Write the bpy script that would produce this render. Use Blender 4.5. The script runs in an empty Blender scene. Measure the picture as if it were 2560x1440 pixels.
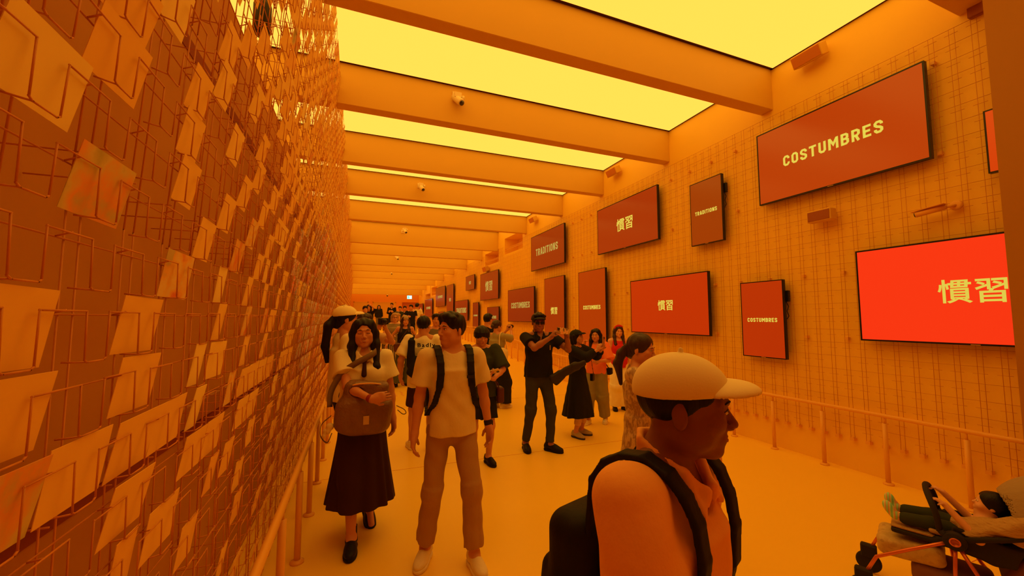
import bpy, math, random
import numpy as np
from mathutils import Vector, Matrix
random.seed(7); RNG=np.random.RandomState(11)
SC=bpy.context.scene; COL=SC.collection
# ---------------- camera, world, exposure ----------------
cam_d=bpy.data.cameras.new('camera'); cam=bpy.data.objects.new('camera',cam_d); COL.objects.link(cam)
cam_d.lens=14.0; cam_d.sensor_width=36.0; cam_d.clip_start=0.05; cam_d.clip_end=200
FPX=14.0/36*2560; PITCH=math.atan(75/FPX); YAW=math.atan(384/math.hypot(FPX,75))
cam.location=(0,0,1.68); cam.rotation_euler=(math.pi/2+PITCH,0,-YAW)
SC.camera=cam
w=bpy.data.worlds.new('world'); SC.world=w; w.use_nodes=True
w.node_tree.nodes['Background'].inputs[0].default_value=(1.0,.5,.12,1); w.node_tree.nodes['Background'].inputs[1].default_value=.15
SC.view_settings.view_transform='Standard'; SC.view_settings.look='None'; SC.view_settings.gamma=1; SC.view_settings.exposure=0.0
PANEL_COL=(1.66,.76,.09); PANEL_STR=1.0
try: SC.cycles.max_bounces=8; SC.cycles.diffuse_bounces=6
except Exception: pass

# ---------------- materials ----------------
def mat(name,col,rough=.6,metal=0,emis=None,estr=0,noise=None,bump=None,spec=.4,coat=0):
    m=bpy.data.materials.new(name); m.use_nodes=True; nt=m.node_tree; b=nt.nodes['Principled BSDF']
    c=tuple(col)+(1,)
    b.inputs['Base Color'].default_value=c; b.inputs['Roughness'].default_value=rough; b.inputs['Metallic'].default_value=metal
    b.inputs['Specular IOR Level'].default_value=spec
    if coat: b.inputs['Coat Weight'].default_value=coat
    if emis: b.inputs['Emission Color'].default_value=tuple(emis)+(1,); b.inputs['Emission Strength'].default_value=estr
    tc=nt.nodes.new('ShaderNodeTexCoord')
    if noise:      # (scale, amount): the colour varies gently
        n=nt.nodes.new('ShaderNodeTexNoise'); n.inputs['Scale'].default_value=noise[0]; n.inputs['Detail'].default_value=4
        nt.links.new(tc.outputs['Object'],n.inputs['Vector'])
        r=nt.nodes.new('ShaderNodeMapRange'); r.inputs['To Min'].default_value=1-noise[1]; r.inputs['To Max'].default_value=1+noise[1]
        nt.links.new(n.outputs['Fac'],r.inputs['Value'])
        x=nt.nodes.new('ShaderNodeVectorMath'); x.operation='SCALE'; x.inputs[0].default_value=c[:3]
        nt.links.new(r.outputs['Result'],x.inputs['Scale']); nt.links.new(x.outputs['Vector'],b.inputs['Base Color'])
    if bump:       # (scale xyz, strength, distance)
        mp=nt.nodes.new('ShaderNodeMapping'); mp.inputs['Scale'].default_value=bump[0]
        n=nt.nodes.new('ShaderNodeTexNoise'); n.inputs['Scale'].default_value=1; n.inputs['Detail'].default_value=3
        nt.links.new(tc.outputs['Object'],mp.inputs['Vector']); nt.links.new(mp.outputs['Vector'],n.inputs['Vector'])
        bp=nt.nodes.new('ShaderNodeBump'); bp.inputs['Strength'].default_value=bump[1]; bp.inputs['Distance'].default_value=bump[2]
        nt.links.new(n.outputs['Fac'],bp.inputs['Height']); nt.links.new(bp.outputs['Normal'],b.inputs['Normal'])
    return m
def ramp_mat(name,cols,kind='noise',scale=8,rough=.6,axis=None,stretch=(1,1,1),const=False,dist=0):
    """pattern of several colours"""
    m=bpy.data.materials.new(name); m.use_nodes=True; nt=m.node_tree; b=nt.nodes['Principled BSDF']; b.inputs['Roughness'].default_value=rough
    tc=nt.nodes.new('ShaderNodeTexCoord'); mp=nt.nodes.new('ShaderNodeMapping'); mp.inputs['Scale'].default_value=stretch
    nt.links.new(tc.outputs['Object'],mp.inputs['Vector'])
    oi=nt.nodes.new('ShaderNodeObjectInfo'); ad=nt.nodes.new('ShaderNodeVectorMath'); ad.operation='ADD'
    mu=nt.nodes.new('ShaderNodeMath'); mu.operation='MULTIPLY'; mu.inputs[1].default_value=37.0
    nt.links.new(oi.outputs['Random'],mu.inputs[0])
    nt.links.new(mp.outputs['Vector'],ad.inputs[0])
    if kind!='wave': nt.links.new(mu.outputs[0],ad.inputs[1])
    if kind=='noise': n=nt.nodes.new('ShaderNodeTexNoise'); n.inputs['Scale'].default_value=scale; n.inputs['Detail'].default_value=5; o=n.outputs['Fac']
    elif kind=='voronoi': n=nt.nodes.new('ShaderNodeTexVoronoi'); n.inputs['Scale'].default_value=scale; o=n.outputs['Color']
    else:
        n=nt.nodes.new('ShaderNodeTexWave'); n.inputs['Scale'].default_value=scale; n.bands_direction=axis; n.inputs['Distortion'].default_value=dist; o=n.outputs['Fac']
    nt.links.new(ad.outputs['Vector'],n.inputs['Vector'])
    r=nt.nodes.new('ShaderNodeValToRGB'); cr=r.color_ramp
    if const: cr.interpolation='CONSTANT'
    lo,hi=(.3,.7) if kind=='noise' else (0,1)
    N=len(cols)
    while len(cr.elements)<N: cr.elements.new(.5)
    for i,cc in enumerate(cols):
        cr.elements[i].position=lo+(hi-lo)*(i/(N if const else max(N-1,1))); cr.elements[i].color=tuple(cc)+(1,)
    nt.links.new(o,r.inputs['Fac']); nt.links.new(r.outputs['Color'],b.inputs['Base Color'])
    return m
ORG=(.94,.63,.055)
M={}
M['wall']=mat('orange_paint_wall',ORG,.55,noise=(3,.03),bump=((60,60,60),.06,.002))
M['floor']=mat('orange_floor_coating',(.96,.66,.05),.36,noise=(.8,.03),bump=((7,7,7),.03,.004),spec=.35)
M['beam']=mat('orange_paint_beam',(.74,.46,.045),.6,noise=(2,.03))
M['rack']=mat('orange_powder_coated_wire',(.66,.26,.025),.42)
M['rail']=mat('orange_rail_paint',(.84,.46,.07),.32)
M['panel']=mat('backlit_ceiling_fabric',(.10,.08,.03),.9,spec=.1,emis=PANEL_COL,estr=PANEL_STR)
M['gap']=mat('dark_shadow_gap',(.05,.012,.004),.8)
M['wood']=mat('ochre_board',(.50,.23,.05),.6,noise=(6,.1))
M['black']=mat('black_plastic',(.012,.010,.009),.42)
M['bezel']=mat('black_bezel',(.012,.009,.007),.32)
M['white_plastic']=mat('cream_plastic',(.82,.66,.30),.4)
M['spk']=mat('orange_speaker_grille',(.60,.21,.03),.6,bump=((400,400,400),.3,.002))
M['spkd']=mat('brown_speaker_grille',(.34,.10,.018),.6)
M['lens']=mat('dark_glass_lens',(.01,.01,.02),.08,spec=.8)
M['text']=mat('screen_lettering',(.2,.2,.02),.4,emis=(.62,.56,.07),estr=1.0)
# ---------------- mesh helpers ----------------
def mesh_obj(name,verts,faces,material=None,parent=None,smooth=False,loc=None):
    me=bpy.data.meshes.new(name)
    v=np.asarray(verts,dtype=np.float64).reshape(-1,3)
    if loc is not None: v=v-np.asarray(loc)
    if isinstance(faces,np.ndarray):
        f=faces; me.vertices.add(len(v)); me.vertices.foreach_set('co',v.ravel())
        k=f.shape[1]; me.loops.add(f.size); me.loops.foreach_set('vertex_index',f.astype(np.int32).ravel())
        me.polygons.add(len(f)); me.polygons.foreach_set('loop_start',np.arange(0,f.size,k,dtype=np.int32))
        try: me.polygons.foreach_set('loop_total',np.full(len(f),k,dtype=np.int32))
        except Exception: pass
        me.update(calc_edges=True)
    else:
        me.from_pydata([tuple(p) for p in v],[],[tuple(q) for q in faces]); me.update()
    if smooth: me.polygons.foreach_set('use_smooth',np.ones(len(me.polygons),dtype=bool))
    if material is not None: me.materials.append(material)
    o=bpy.data.objects.new(name,me); COL.objects.link(o)
    if parent is not None: o.parent=parent
    if loc is not None: o.location=loc
    return o
def empty(name,loc=(0,0,0),rz=0,label=None,cat=None,group=None):
    o=bpy.data.objects.new(name,None); COL.objects.link(o); o.location=loc; o.rotation_euler=(0,0,rz); o.empty_display_size=.1
    return tag(o,label,cat,group)
def tag(o,label=None,cat=None,group=None,kind=None):
    if label: o['label']=label
    if cat: o['category']=cat
    if group: o['group']=group
    if kind: o['kind']=kind
    return o
class MB:
    def __init__(s): s.v=[]; s.f=[]; s.n=0
    def add(s,v,f):
        s.v.extend([tuple(map(float,p)) for p in v]); s.f.extend([tuple(i+s.n for i in q) for q in f]); s.n=len(s.v); return s
    def box(s,lo,hi,R=None,c=None,bev=0):
        x0,y0,z0=lo; x1,y1,z1=hi
        if bev:
            b=bev; v=[]; 
            for (z,ins) in ((z0,b),(z0+b,0),(z1-b,0),(z1,b)):
                for (x,y) in ((x0+ins,y0+b),(x0+b,y0+ins),(x1-b,y0+ins),(x1-ins,y0+b),(x1-ins,y1-b),(x1-b,y1-ins),(x0+b,y1-ins),(x0+ins,y1-b)): v.append((x,y,z))
            f=[tuple(range(7,-1,-1)),tuple(range(24,32))]
            for k in range(3):
                for i in range(8): f.append((k*8+i,k*8+(i+1)%8,k*8+8+(i+1)%8,k*8+8+i))
        else:
            v=[(x0,y0,z0),(x1,y0,z0),(x1,y1,z0),(x0,y1,z0),(x0,y0,z1),(x1,y0,z1),(x1,y1,z1),(x0,y1,z1)]
            f=[(3,2,1,0),(4,5,6,7),(0,1,5,4),(1,2,6,5),(2,3,7,6),(3,0,4,7)]
        if R is not None: v=[tuple(R@Vector(p)+(Vector(c) if c is not None else Vector())) for p in v]
        return s.add(v,f)
    def tube(s,path,r,n=8,caps=True):
        P=[Vector(p) for p in path]; rr=r if isinstance(r,(list,tuple)) else [r]*len(P)
        v=[]; f=[]; up=None
        for i,p in enumerate(P):
            t=(P[min(i+1,len(P)-1)]-P[max(i-1,0)]).normalized()
            if up is None: up=Vector((0,0,1)) if abs(t.z)<.9 else Vector((1,0,0))
            a=t.cross(up).normalized(); b=a.cross(t).normalized(); up=b
            for k in range(n):
                q=p+(a*math.cos(2*math.pi*k/n)+b*math.sin(2*math.pi*k/n))*rr[i]; v.append(tuple(q))
        for i in range(len(P)-1):
            for k in range(n): f.append((i*n+k,i*n+(k+1)%n,i*n+n+(k+1)%n,i*n+n+k))
        if caps: f.append(tuple(range(n-1,-1,-1))); f.append(tuple(range((len(P)-1)*n,len(P)*n)))
        return s.add(v,f)
    def lathe(s,prof,n=20,R=None,c=(0,0,0)):   # prof: (radius, z)
        v=[];f=[]
        for r,z in prof:
            for k in range(n):
                p=Vector((r*math.cos(2*math.pi*k/n),r*math.sin(2*math.pi*k/n),z))
                if R is not None: p=R@p
                v.append(tuple(p+Vector(c)))
        for i in range(len(prof)-1):
            for k in range(n): f.append((i*n+k,i*n+(k+1)%n,i*n+n+(k+1)%n,i*n+n+k))
        f.append(tuple(range(n-1,-1,-1))); f.append(tuple(range((len(prof)-1)*n,len(prof)*n)))
        return s.add(v,f)
    def strip(s,path,wid,th,side):   # flat strap: side = width direction(s)
        v=[];f=[]; P=[Vector(p) for p in path]
        for i,p in enumerate(P):
            t=(P[min(i+1,len(P)-1)]-P[max(i-1,0)]).normalized()
            sd=Vector(side[i] if isinstance(side[0],(tuple,list,Vector)) else side).normalized(); sd=(sd-t*sd.dot(t)).normalized(); n=t.cross(sd).normalized()
            for a,b in ((-1,-1),(1,-1),(1,1),(-1,1)): v.append(tuple(p+sd*a*wid/2+n*b*th/2))
        for i in range(len(P)-1):
            for k in range(4): f.append((i*4+k,i*4+(k+1)%4,i*4+4+(k+1)%4,i*4+4+k))
        f.append((3,2,1,0)); f.append(tuple(range((len(P)-1)*4,len(P)*4)))
        return s.add(v,f)
    def build(s,name,material,parent=None,smooth=False,loc=None): return mesh_obj(name,s.v,s.f,material,parent,smooth,loc)
def seg_tubes(A,B,r,n=4):
    """many straight wires at once -> verts, quads"""
    A=np.asarray(A,float); B=np.asarray(B,float); t=B-A; L=np.linalg.norm(t,axis=1,keepdims=True); L[L==0]=1; t/=L
    up=np.where(np.abs(t[:,2:3])<.9,np.array([[0,0,1.]]),np.array([[1.,0,0]]))
    a=np.cross(t,up); a/=np.linalg.norm(a,axis=1,keepdims=True); b=np.cross(a,t)
    N=len(A); V=np.zeros((N,2,n,3))
    for k in range(n):
        c,s_=math.cos(2*math.pi*(k+.5)/n),math.sin(2*math.pi*(k+.5)/n); o=(a*c+b*s_)*r
        V[:,0,k]=A-t*r*.7+o; V[:,1,k]=B+t*r*.7+o
    base=(np.arange(N)*2*n)[:,None,None]
    k=np.arange(n); q=np.stack([k,(k+1)%n,n+(k+1)%n,n+k],1)[None]
    Q=[(base+q).reshape(-1,4)]
    if n in(4,6):
        cp=[[3,2,1,0],[4,5,6,7]] if n==4 else [[3,2,1,0],[5,4,3,0],[6,7,8,9],[6,9,10,11]]
        Q.append((base+np.array(cp)[None]).reshape(-1,4))
    return V.reshape(-1,3),np.concatenate(Q)
def wires(name,segs,r,n,m,parent=None):
    S=np.asarray(segs,float); v,f=seg_tubes(S[:,0],S[:,1],r,n); return mesh_obj(name,v,f,m,parent,smooth=False)
GLY={'C':(.6,[[(.505,.66),(.505,.78),(.39,.905),(.21,.905),(.095,.78),(.095,.22),(.21,.095),(.39,.095),(.505,.22),(.505,.34)]]),
'O':(.6,[[(.3,.905),(.21,.905),(.095,.78),(.095,.22),(.21,.095),(.39,.095),(.505,.22),(.505,.78),(.39,.905),(.3,.905)]]),
'S':(.6,[[(.505,.68),(.505,.79),(.40,.905),(.20,.905),(.095,.80),(.095,.66),(.20,.55),(.40,.46),(.505,.35),(.505,.2),(.40,.095),(.20,.095),(.095,.21),(.095,.32)]]),
'T':(.6,[[(0,.905),(.6,.905)],[(.3,.905),(.3,0)]]),'U':(.6,[[(.095,1),(.095,.22),(.21,.095),(.39,.095),(.505,.22),(.505,1)]]),
'M':(.78,[[(.095,0),(.095,1)],[(.685,0),(.685,1)],[(.12,.93),(.39,.42),(.66,.93)]]),
'B':(.6,[[(.095,0),(.095,1)],[(.095,.905),(.38,.905),(.48,.82),(.48,.62),(.38,.52),(.095,.52)],[(.36,.52),(.505,.41),(.505,.2),(.39,.095),(.095,.095)]]),
'R':(.6,[[(.095,0),(.095,1)],[(.095,.905),(.38,.905),(.505,.8),(.505,.58),(.38,.46),(.095,.46)],[(.30,.46),(.49,0)]]),
'E':(.56,[[(.095,0),(.095,1)],[(.095,.905),(.56,.905)],[(.095,.5),(.5,.5)],[(.095,.095),(.56,.095)]]),
'A':(.62,[[(.08,0),(.27,.93),(.35,.93),(.54,0)],[(.15,.28),(.47,.28)]]),
'D':(.6,[[(.095,0),(.095,1)],[(.095,.905),(.36,.905),(.505,.77),(.505,.23),(.36,.095),(.095,.095)]]),
'I':(.19,[[(.095,0),(.095,1)]]),'N':(.6,[[(.095,0),(.095,1)],[(.505,0),(.505,1)],[(.13,.95),(.47,.05)]])}
def stroke_text(name,body,width,xf,material,parent,wt=.19,gap=.19,ext=.0015):
    """bold condensed block capitals; xf maps (x,y,depth) to local coordinates"""
    tot=sum(GLY[c][0] for c in body)+gap*(len(body)-1); h=width/tot; x0=-tot/2; mb=MB()
    for c in body:
        w_,st=GLY[c]
        for pl in st:
            P=[np.array(p) for p in pl]; n=len(P); L=[];R_=[]
            for i in range(n):
                a=P[i]-P[i-1] if i>0 else P[1]-P[0]; b=P[i+1]-P[i] if i<n-1 else a
                a=a/np.linalg.norm(a); b=b/np.linalg.norm(b); t=a+b; t=t/np.linalg.norm(t); nn=np.array([-t[1],t[0]]); k=wt/2/max(.5,abs(nn@np.array([-a[1],a[0]])))
                L.append(P[i]+nn*k); R_.append(P[i]-nn*k)
            v=[];f=[]
            for d in (0,ext):
                for q in L: v.append(xf((q[0]+x0)*h,(q[1]-.5)*h,d))
                for q in R_: v.append(xf((q[0]+x0)*h,(q[1]-.5)*h,d))
            for i in range(n-1):
                f+= [(i,i+1,n+i+1,n+i),(2*n+i,3*n+i,3*n+i+1,2*n+i+1),(i,2*n+i,2*n+i+1,i+1),(n+i,n+i+1,3*n+i+1,3*n+i)]
            mb.add(v,f)
        x0+=w_+gap
    return mb.build(name,material,parent)
def text_mesh(name,body,size,M4,material,parent,sx=1,bold=0,ext=.001):
    c=bpy.data.curves.new(name,'FONT'); c.body=body; c.size=size; c.align_x='CENTER'; c.align_y='CENTER'; c.extrude=ext; c.offset=bold; c.resolution_u=3; c.space_character=1.0 if body[0]>'z' else 1.28
    t=bpy.data.objects.new('tmp',c); COL.objects.link(t); bpy.context.view_layer.update()
    me=bpy.data.meshes.new_from_object(t.evaluated_get(bpy.context.evaluated_depsgraph_get()))
    bpy.data.objects.remove(t); me.materials.clear(); me.materials.append(material); me.name=name
    me.transform(M4@Matrix.Diagonal((sx,1,1,1)))
    o=bpy.data.objects.new(name,me); COL.objects.link(o); o.parent=parent; return o

# ---------------- the place ----------------
FY=[-3,9.7,16.8,18.3,21.6,33]; FZ=[0,0,.59,.59,.86,.86]
def floor_z(y): return float(np.interp(y,FY,FZ))
def sfac(ya): return 1.0 if ya<12 else 1-.0068*(ya-12)
def rwall(ya,X=5.18):     # right wall runs straight, then bends gently inward
    s=sfac(ya); return X*s, ya*s
def rz_(z,ya): s=sfac(ya); return 1.68+(z-1.68)*s
YE=31.0
# floor
v=[];f=[]
for y,z in zip(FY,FZ): v+=[(-2.6,y,z),(6.2,y,z)]
for y,z in zip(FY,FZ): v+=[(-2.6,y,z-.2),(6.2,y,z-.2)]
n=len(FY)
for i in range(n-1):
    f.append((2*i,2*i+1,2*i+3,2*i+2)); f.append((2*n+2*i+2,2*n+2*i+3,2*n+2*i+1,2*n+2*i))
f+= [(0,2*n,2*n+1,1),(2*n-2,2*n-1,4*n-1,4*n-2)]
tag(mesh_obj('floor',v,f,M['floor']),kind='structure')
# floor joint lines
fj=MB()
for y in (1.55,4.7,7.9): fj.box((-.9,y,0.0),(5.15,y+.004,.0012))
tag(fj.build('trim_5',mat('joint_line',(.62,.15,.012),.6)),kind='structure')
# right wall with high recesses
holes=[(12.45,14.25,4.07,4.68),(14.95,16.8,3.93,4.45),(28.3,30.6,3.35,3.95),(31.2,33.6,3.2,3.6)]
ycuts=sorted(set([-3,0,3,6,9,12,18,20,22,24,26,34,36,38]+[h[0] for h in holes]+[h[1] for h in holes]))
mb=MB()
def wq(y0,y1,z0,z1):
    a=rwall(y0);b=rwall(y1); mb.add([(a[0],a[1],z0),(a[0],a[1],z1),(b[0],b[1],z1),(b[0],b[1],z0)],[(0,1,2,3)])
for y0,y1 in zip(ycuts[:-1],ycuts[1:]):
    h=[h for h in holes if h[0]<=y0+1e-6 and h[1]>=y1-1e-6]
    if h:
        z0=rz_(h[0][2],y0); z1=rz_(h[0][3],y0); wq(y0,y1,-.05,z0); wq(y0,y1,z1,5.4)
        a=rwall(y0);b=rwall(y1);d=.55
        A=[(a[0],a[1]),(b[0],b[1]),(b[0]+d,b[1]),(a[0]+d,a[1])]
        vv=[(p[0],p[1],z) for z in (z0,z1) for p in A]
        mb.add(vv,[(0,1,2,3),(7,6,5,4),(1,5,6,2),(2,6,7,3),(3,7,4,0)])
    else: wq(y0,y1,-.05,5.4)
o=tag(mb.build('wall_right',M['wall']),kind='structure')
sol=MB()   # louvre rods in the recesses
for h in holes:
    for q in (.28,.36):
        a=rwall(h[0]);b=rwall(h[1]); z=rz_(h[2]+(h[3]-h[2])*q,h[0]); sol.tube([(a[0]+.03,a[1],z),(b[0]+.03,b[1],z)],.012,6)
tag(sol.build('trim_4',M['rail']),kind='structure')
# niche and column near the camera on the right
c=MB().box((4.66,.95,-.02),(4.93,1.475,5.4)); tag(c.build('wall_column',mat('column_paint',(.44,.21,.02),.6,noise=(2,.04))),kind='structure')
c=MB().box((5.12,1.56,4.41),(5.3,1.72,4.95)); tag(c.build('trim_3',M['spkd']),kind='structure')
# left solid wall behind the card rack, outer wall, end wall, back wall
c=MB()
ZT=3.55
c.box((-.88,-3,-.02),(-.76,YE,ZT)); tag(c.build('wall_left',mat('brown_orange_back_wall',(.58,.29,.03),.65,noise=(3,.04))),kind='structure')
c=MB()
c.box((-.76,-3,1.17),(-.735,YE,1.26))
tag(c.build('trim_1',M['wood']),kind='structure')
c=MB()
for z,h in ((1.13,.02),(2.93,.035)): c.box((-.762,-3,z-h),(-.756,YE,z+h))
tag(c.build('trim_2',mat('panel_joint',(.3,.06,.01),.7)),kind='structure')
c=MB().box((-2.7,-3,-.02),(-2.6,YE+.2,5.4)); tag(c.build('wall_outer',M['wall']),kind='structure')
c=MB().box((-2.7,-3.1,-.1),(6.3,-3,5.4)); tag(c.build('wall_back',M['wall']),kind='structure')
# end wall with a darker recess on the right
ez=floor_z(YE)
c=MB(); c.box((-2.6,YE,ez-.05),(3.05,YE+.15,5.4)); c.box((3.05,YE,ez+2.0),(4.3,YE+.15,5.4)); c.box((4.3,YE,ez-.05),(6.3,YE+.15,5.4))
c.box((3.05,YE+.5,ez-.05),(4.3,YE+.6,ez+2.4)); c.box((2.95,YE+.15,ez-.05),(3.05,YE+.6,ez+2.4)); c.box((4.3,YE+.15,ez-.05),(4.4,YE+.6,ez+2.4))
tag(c.build('wall_end',mat('end_wall_paint',(.84,.36,.025),.6,noise=(2,.04))),kind='structure')
for i,(x0,x1) in enumerate(((-.35,.65),(.95,2.6))):
    c=MB(); t=.05
    c.box((x0,YE-.02,ez),(x0+t,YE,ez+2.0)); c.box((x1-t,YE-.02,ez),(x1,YE,ez+2.0)); c.box((x0,YE-.02,ez+2.0-t),(x1,YE,ez+2.0))
    c.box((x0+t,YE-.012,ez),(x1-t,YE,ez+1.95))
    tag(c.build('door_%d'%(i+1),M['beam']),kind='structure')
# ceiling slab
c=MB(); c.box((-2.7,-3.1,5.36),(6.3,YE+.2,5.5)); tag(c.build('ceiling',M['beam']),kind='structure')
# beams: (front y as measured, bottom z)
beams=[(-2.5,4.5),(-.4,4.5),(1.62,4.5),(3.59,4.5),(5.52,4.5),(7.60,4.5),(9.56,4.5),(12.08,4.5),(15.0,4.36),(17.2,4.30),(19.95,4.20),(22.9,4.23),(25.9,4.14),(29.2,4.05),(33.1,3.98)]
bm_y=[]
for i,(ya,z) in enumerate(beams):
    x,y=rwall(ya); zz=rz_(z,ya); th=.175; bm_y.append((y,zz,x))
    c=MB().box((-2.6,0,0),(x-.0,th,5.37-zz),bev=.006)
    o=c.build('trim_%d'%(10+i),M['beam']); o.location=(0,y,zz); tag(o,kind='structure')
# backlit panels between beams
PZ=5.055
c=MB().box((-2.6,-3,4.9),(5.3,bm_y[1][0],5.0)); tag(c.build('ceiling_rear',M['beam']),kind='structure')
for i in range(2,len(bm_y)):
    y0=bm_y[i-1][0]+.175; y1=bm_y[i][0]
    xr=bm_y[i][2]-.004; pz=PZ if i<8 else (PZ if i<9 else bm_y[i][1]+.56)
    if True:
        t=empty('light_panel',((xr-2.55)/2,(y0+y1)/2,pz))
        g=.05
        c=MB().box((-2.55,y0+.02,pz),(xr-.03,y1-.045,pz+.03)); 
        o=mesh_obj('diffuser',np.array(c.v)-np.array(t.location),c.f,M['panel'],t)
        names=['overhead behind the camera','above the camera','topmost, cut by the upper edge of the photo','largest whole one, second from the camera','third bright band from the camera','fourth, a thin bright strip','fifth, a thin bright strip','last and thinnest strip towards the far end','hidden']
        lab='glowing yellow ceiling light panel, '+names[min(i-1,8)]
        if i>8: lab='yellow ceiling light panel hidden between the far beams'
        tag(t,lab,'ceiling light','backlit ceiling panels' if i<9 else 'far backlit ceiling panels')
        c=MB().box((-2.55,y1-.045,pz+.004),(xr,y1-.004,pz+.05)).box((xr-.03,y0,pz+.004),(xr-.002,y1,pz+.05))
        mesh_obj('shadow_gap',np.array(c.v)-np.array(t.location),c.f,M['gap'],t)
# last beam and light panel in front of the end wall
c=MB().box((-2.6,YE-1.15,3.36),(5.3,YE-1.0,5.3)); tag(c.build('trim_30',M['beam']),kind='structure')
for y0,y1,lab in ((28.45,YE-1.15,'yellow ceiling light panel before the last beam, out of direct view'),(YE-1.0,YE-.02,'yellow ceiling light panel against the end wall, out of direct view')):
    t=empty('light_panel',(1.2,(y0+y1)/2,4.05),0,lab,'ceiling light'); c=MB().box((-2.5,y0+.02,4.05),(4.3,y1-.02,4.08))
    mesh_obj('diffuser',np.array(c.v)-np.array(t.location),c.f,M['panel'],t)
    c=MB().box((-2.5,y1-.02,4.05),(4.3,y1,4.10)); mesh_obj('shadow_gap',np.array(c.v)-np.array(t.location),c.f,M['gap'],t)
# tactile strips on the floor
for y,xs in ((9.15,(.35,3.6)),(9.45,(.35,3.6)),(16.6,(.3,2.4)),(16.95,(.3,2.4))):
    c=MB()
    for x in np.arange(xs[0],xs[1],.15):
        R=Matrix.Rotation(.12,3,'Z'); z=floor_z(y)
        c.box((-.016,-.12,.0),(.016,.12,.006),R=R,c=(x,y,z+.001),bev=.003)
    tag(c.build('trim_%d'%(40+int(y*10)%40),mat('tactile_bar',(.92,.50,.12),.35)),kind='structure')
# ---------------- handrails ----------------
def handrail(name,path,posts,label,r=.021,up=.68,bases=True):
    p0=path[0]; t=empty(name,(p0[0],p0[1],floor_z(p0[1])),0,label,'handrail')
    L=np.array(t.location)
    def bl(mbx,nm,m): return mesh_obj(nm,np.array(mbx.v)-L,mbx.f,m,t,smooth=True)
    pts=[(x,y,floor_z(y)+up) for x,y in path]
    # rounded end returning to the floor side
    bl(MB().tube(pts,r,14),'rail',M['rail'])
    for (x,y) in posts:
        z=floor_z(y); off=.0
        bl(MB().tube([(x,y,z),(x,y,z+up-.075)],.021,14),'post',M['rail'])
        bl(MB().tube([(x,y,z+up-.08),(x,y,z+up)],.009,8),'bracket',M['rail'])
        bl(MB().lathe([(.044,0),(.046,.004),(.044,.012),(.03,.02),(.022,.022)],18,c=(x,y,z)),'base_flange',M['rail'])
LP=[2.51+.708*k for k in range(-6,33)]
handrail('handrail',[(-.35,y) for y in np.arange(-2,25.2,.8)],[(-.35,y) for y in LP if y<25],'orange tubular handrail along the postcard rack on the left')
RP=[2.52+.592*k for k in range(-1,44)]
handrail('handrail',[rwall(y,5.05) for y in np.arange(1.0,29.5,.75)],[rwall(y,5.05) for y in RP if y<28],'orange tubular handrail below the screens on the right wall')
# ---------------- the postcard rack on the left ----------------
def xs(z):
    z=np.asarray(z,float); return -.55+.22*np.clip((z-1.9)/3.0,0,None)**1.2
PITCH_Y=.2105; ROWH=.15; Y0=.947; ZR0=1.695
KR=range(-10,22); JY=range(-9,128)
rack=empty('postcard_rack',(-.55,0,0),0,'tall orange wire postcard rack covering the whole left side','postcard rack')
RL=np.array([-.55,0,0])
def rw(name,segs,r,n): return wires(name,np.asarray(segs)-RL,r,n,M['rack'],rack)
fr=.030
zz_=lambda y: floor_z(y)
for k in KR:
    z=ZR0+ROWH*k; x=float(xs(z)); xb=float(xs(z-.105))
    near=[];far=[]
    for j in JY:
        y=Y0+PITCH_Y*j
        if y>27.5: break
        jt=(RNG.rand()-.5)*.006
        a=(x+fr,y,z+jt); b=(x+fr,y+.130,z+jt); c=(xb+fr,y+.134,z-.100+jt); c2=(xb+fr,y+.142,z-.105+jt)
        d0=(xb+fr,y+.200,z-.105+jt); d=(xb+fr,y+.208,z-.100+jt); e=(x+fr,y+PITCH_Y,z)
        L=[(a,b),(b,c),(c2,d0),(d,e)]
        if y<7: L+= [(c,c2),(d0,d)]
        if y<9: L+= [(c2,(xb,y+.125,z-.104)),((x+fr,y+.065,z),(x,y+.075,z-.008))]
        (near if y<3.2 else far).extend(L)
    va,fa=seg_tubes(*[np.asarray(near)[:,q]-RL for q in (0,1)],.0020,6); vb,fb=seg_tubes(*[np.asarray(far)[:,q]-RL for q in (0,1)],.0020,4)
    mesh_obj('pocket_wire',np.concatenate([va,vb]),np.concatenate([fa,fb+len(va)]),M['rack'],rack)
    rw('rod',[((x,-1,z-.008),(x,27.5,z-.008))],.0020,6)
sup=[]
for j in JY:
    y=Y0+PITCH_Y*j+.106
    if y>27.5: break
    zs=[floor_z(y)+.04,1.9,2.6,3.3,4.0,4.6,4.92]; S=[]
    for dy in (0,.046):
        for z0,z1 in zip(zs[:-1],zs[1:]): S.append(((float(xs(z0))-.003,y+dy,z0),(float(xs(z1))-.003,y+dy,z1)))
    if y<9 :
        for k in (-8,-3,2,7,12,17):
            z=ZR0+ROWH*k+.03; x=float(xs(z)); S+= [((x,y+.02,z),(-.755,y+.02,z+.0))]
    sup.append(S)
for S in sup[:100]: rw('support_wire',S,.0021,6)
o=rw('support_wire',[s for S in sup[100:] for s in S],.0021,4); o['kind']='stuff'
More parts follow.
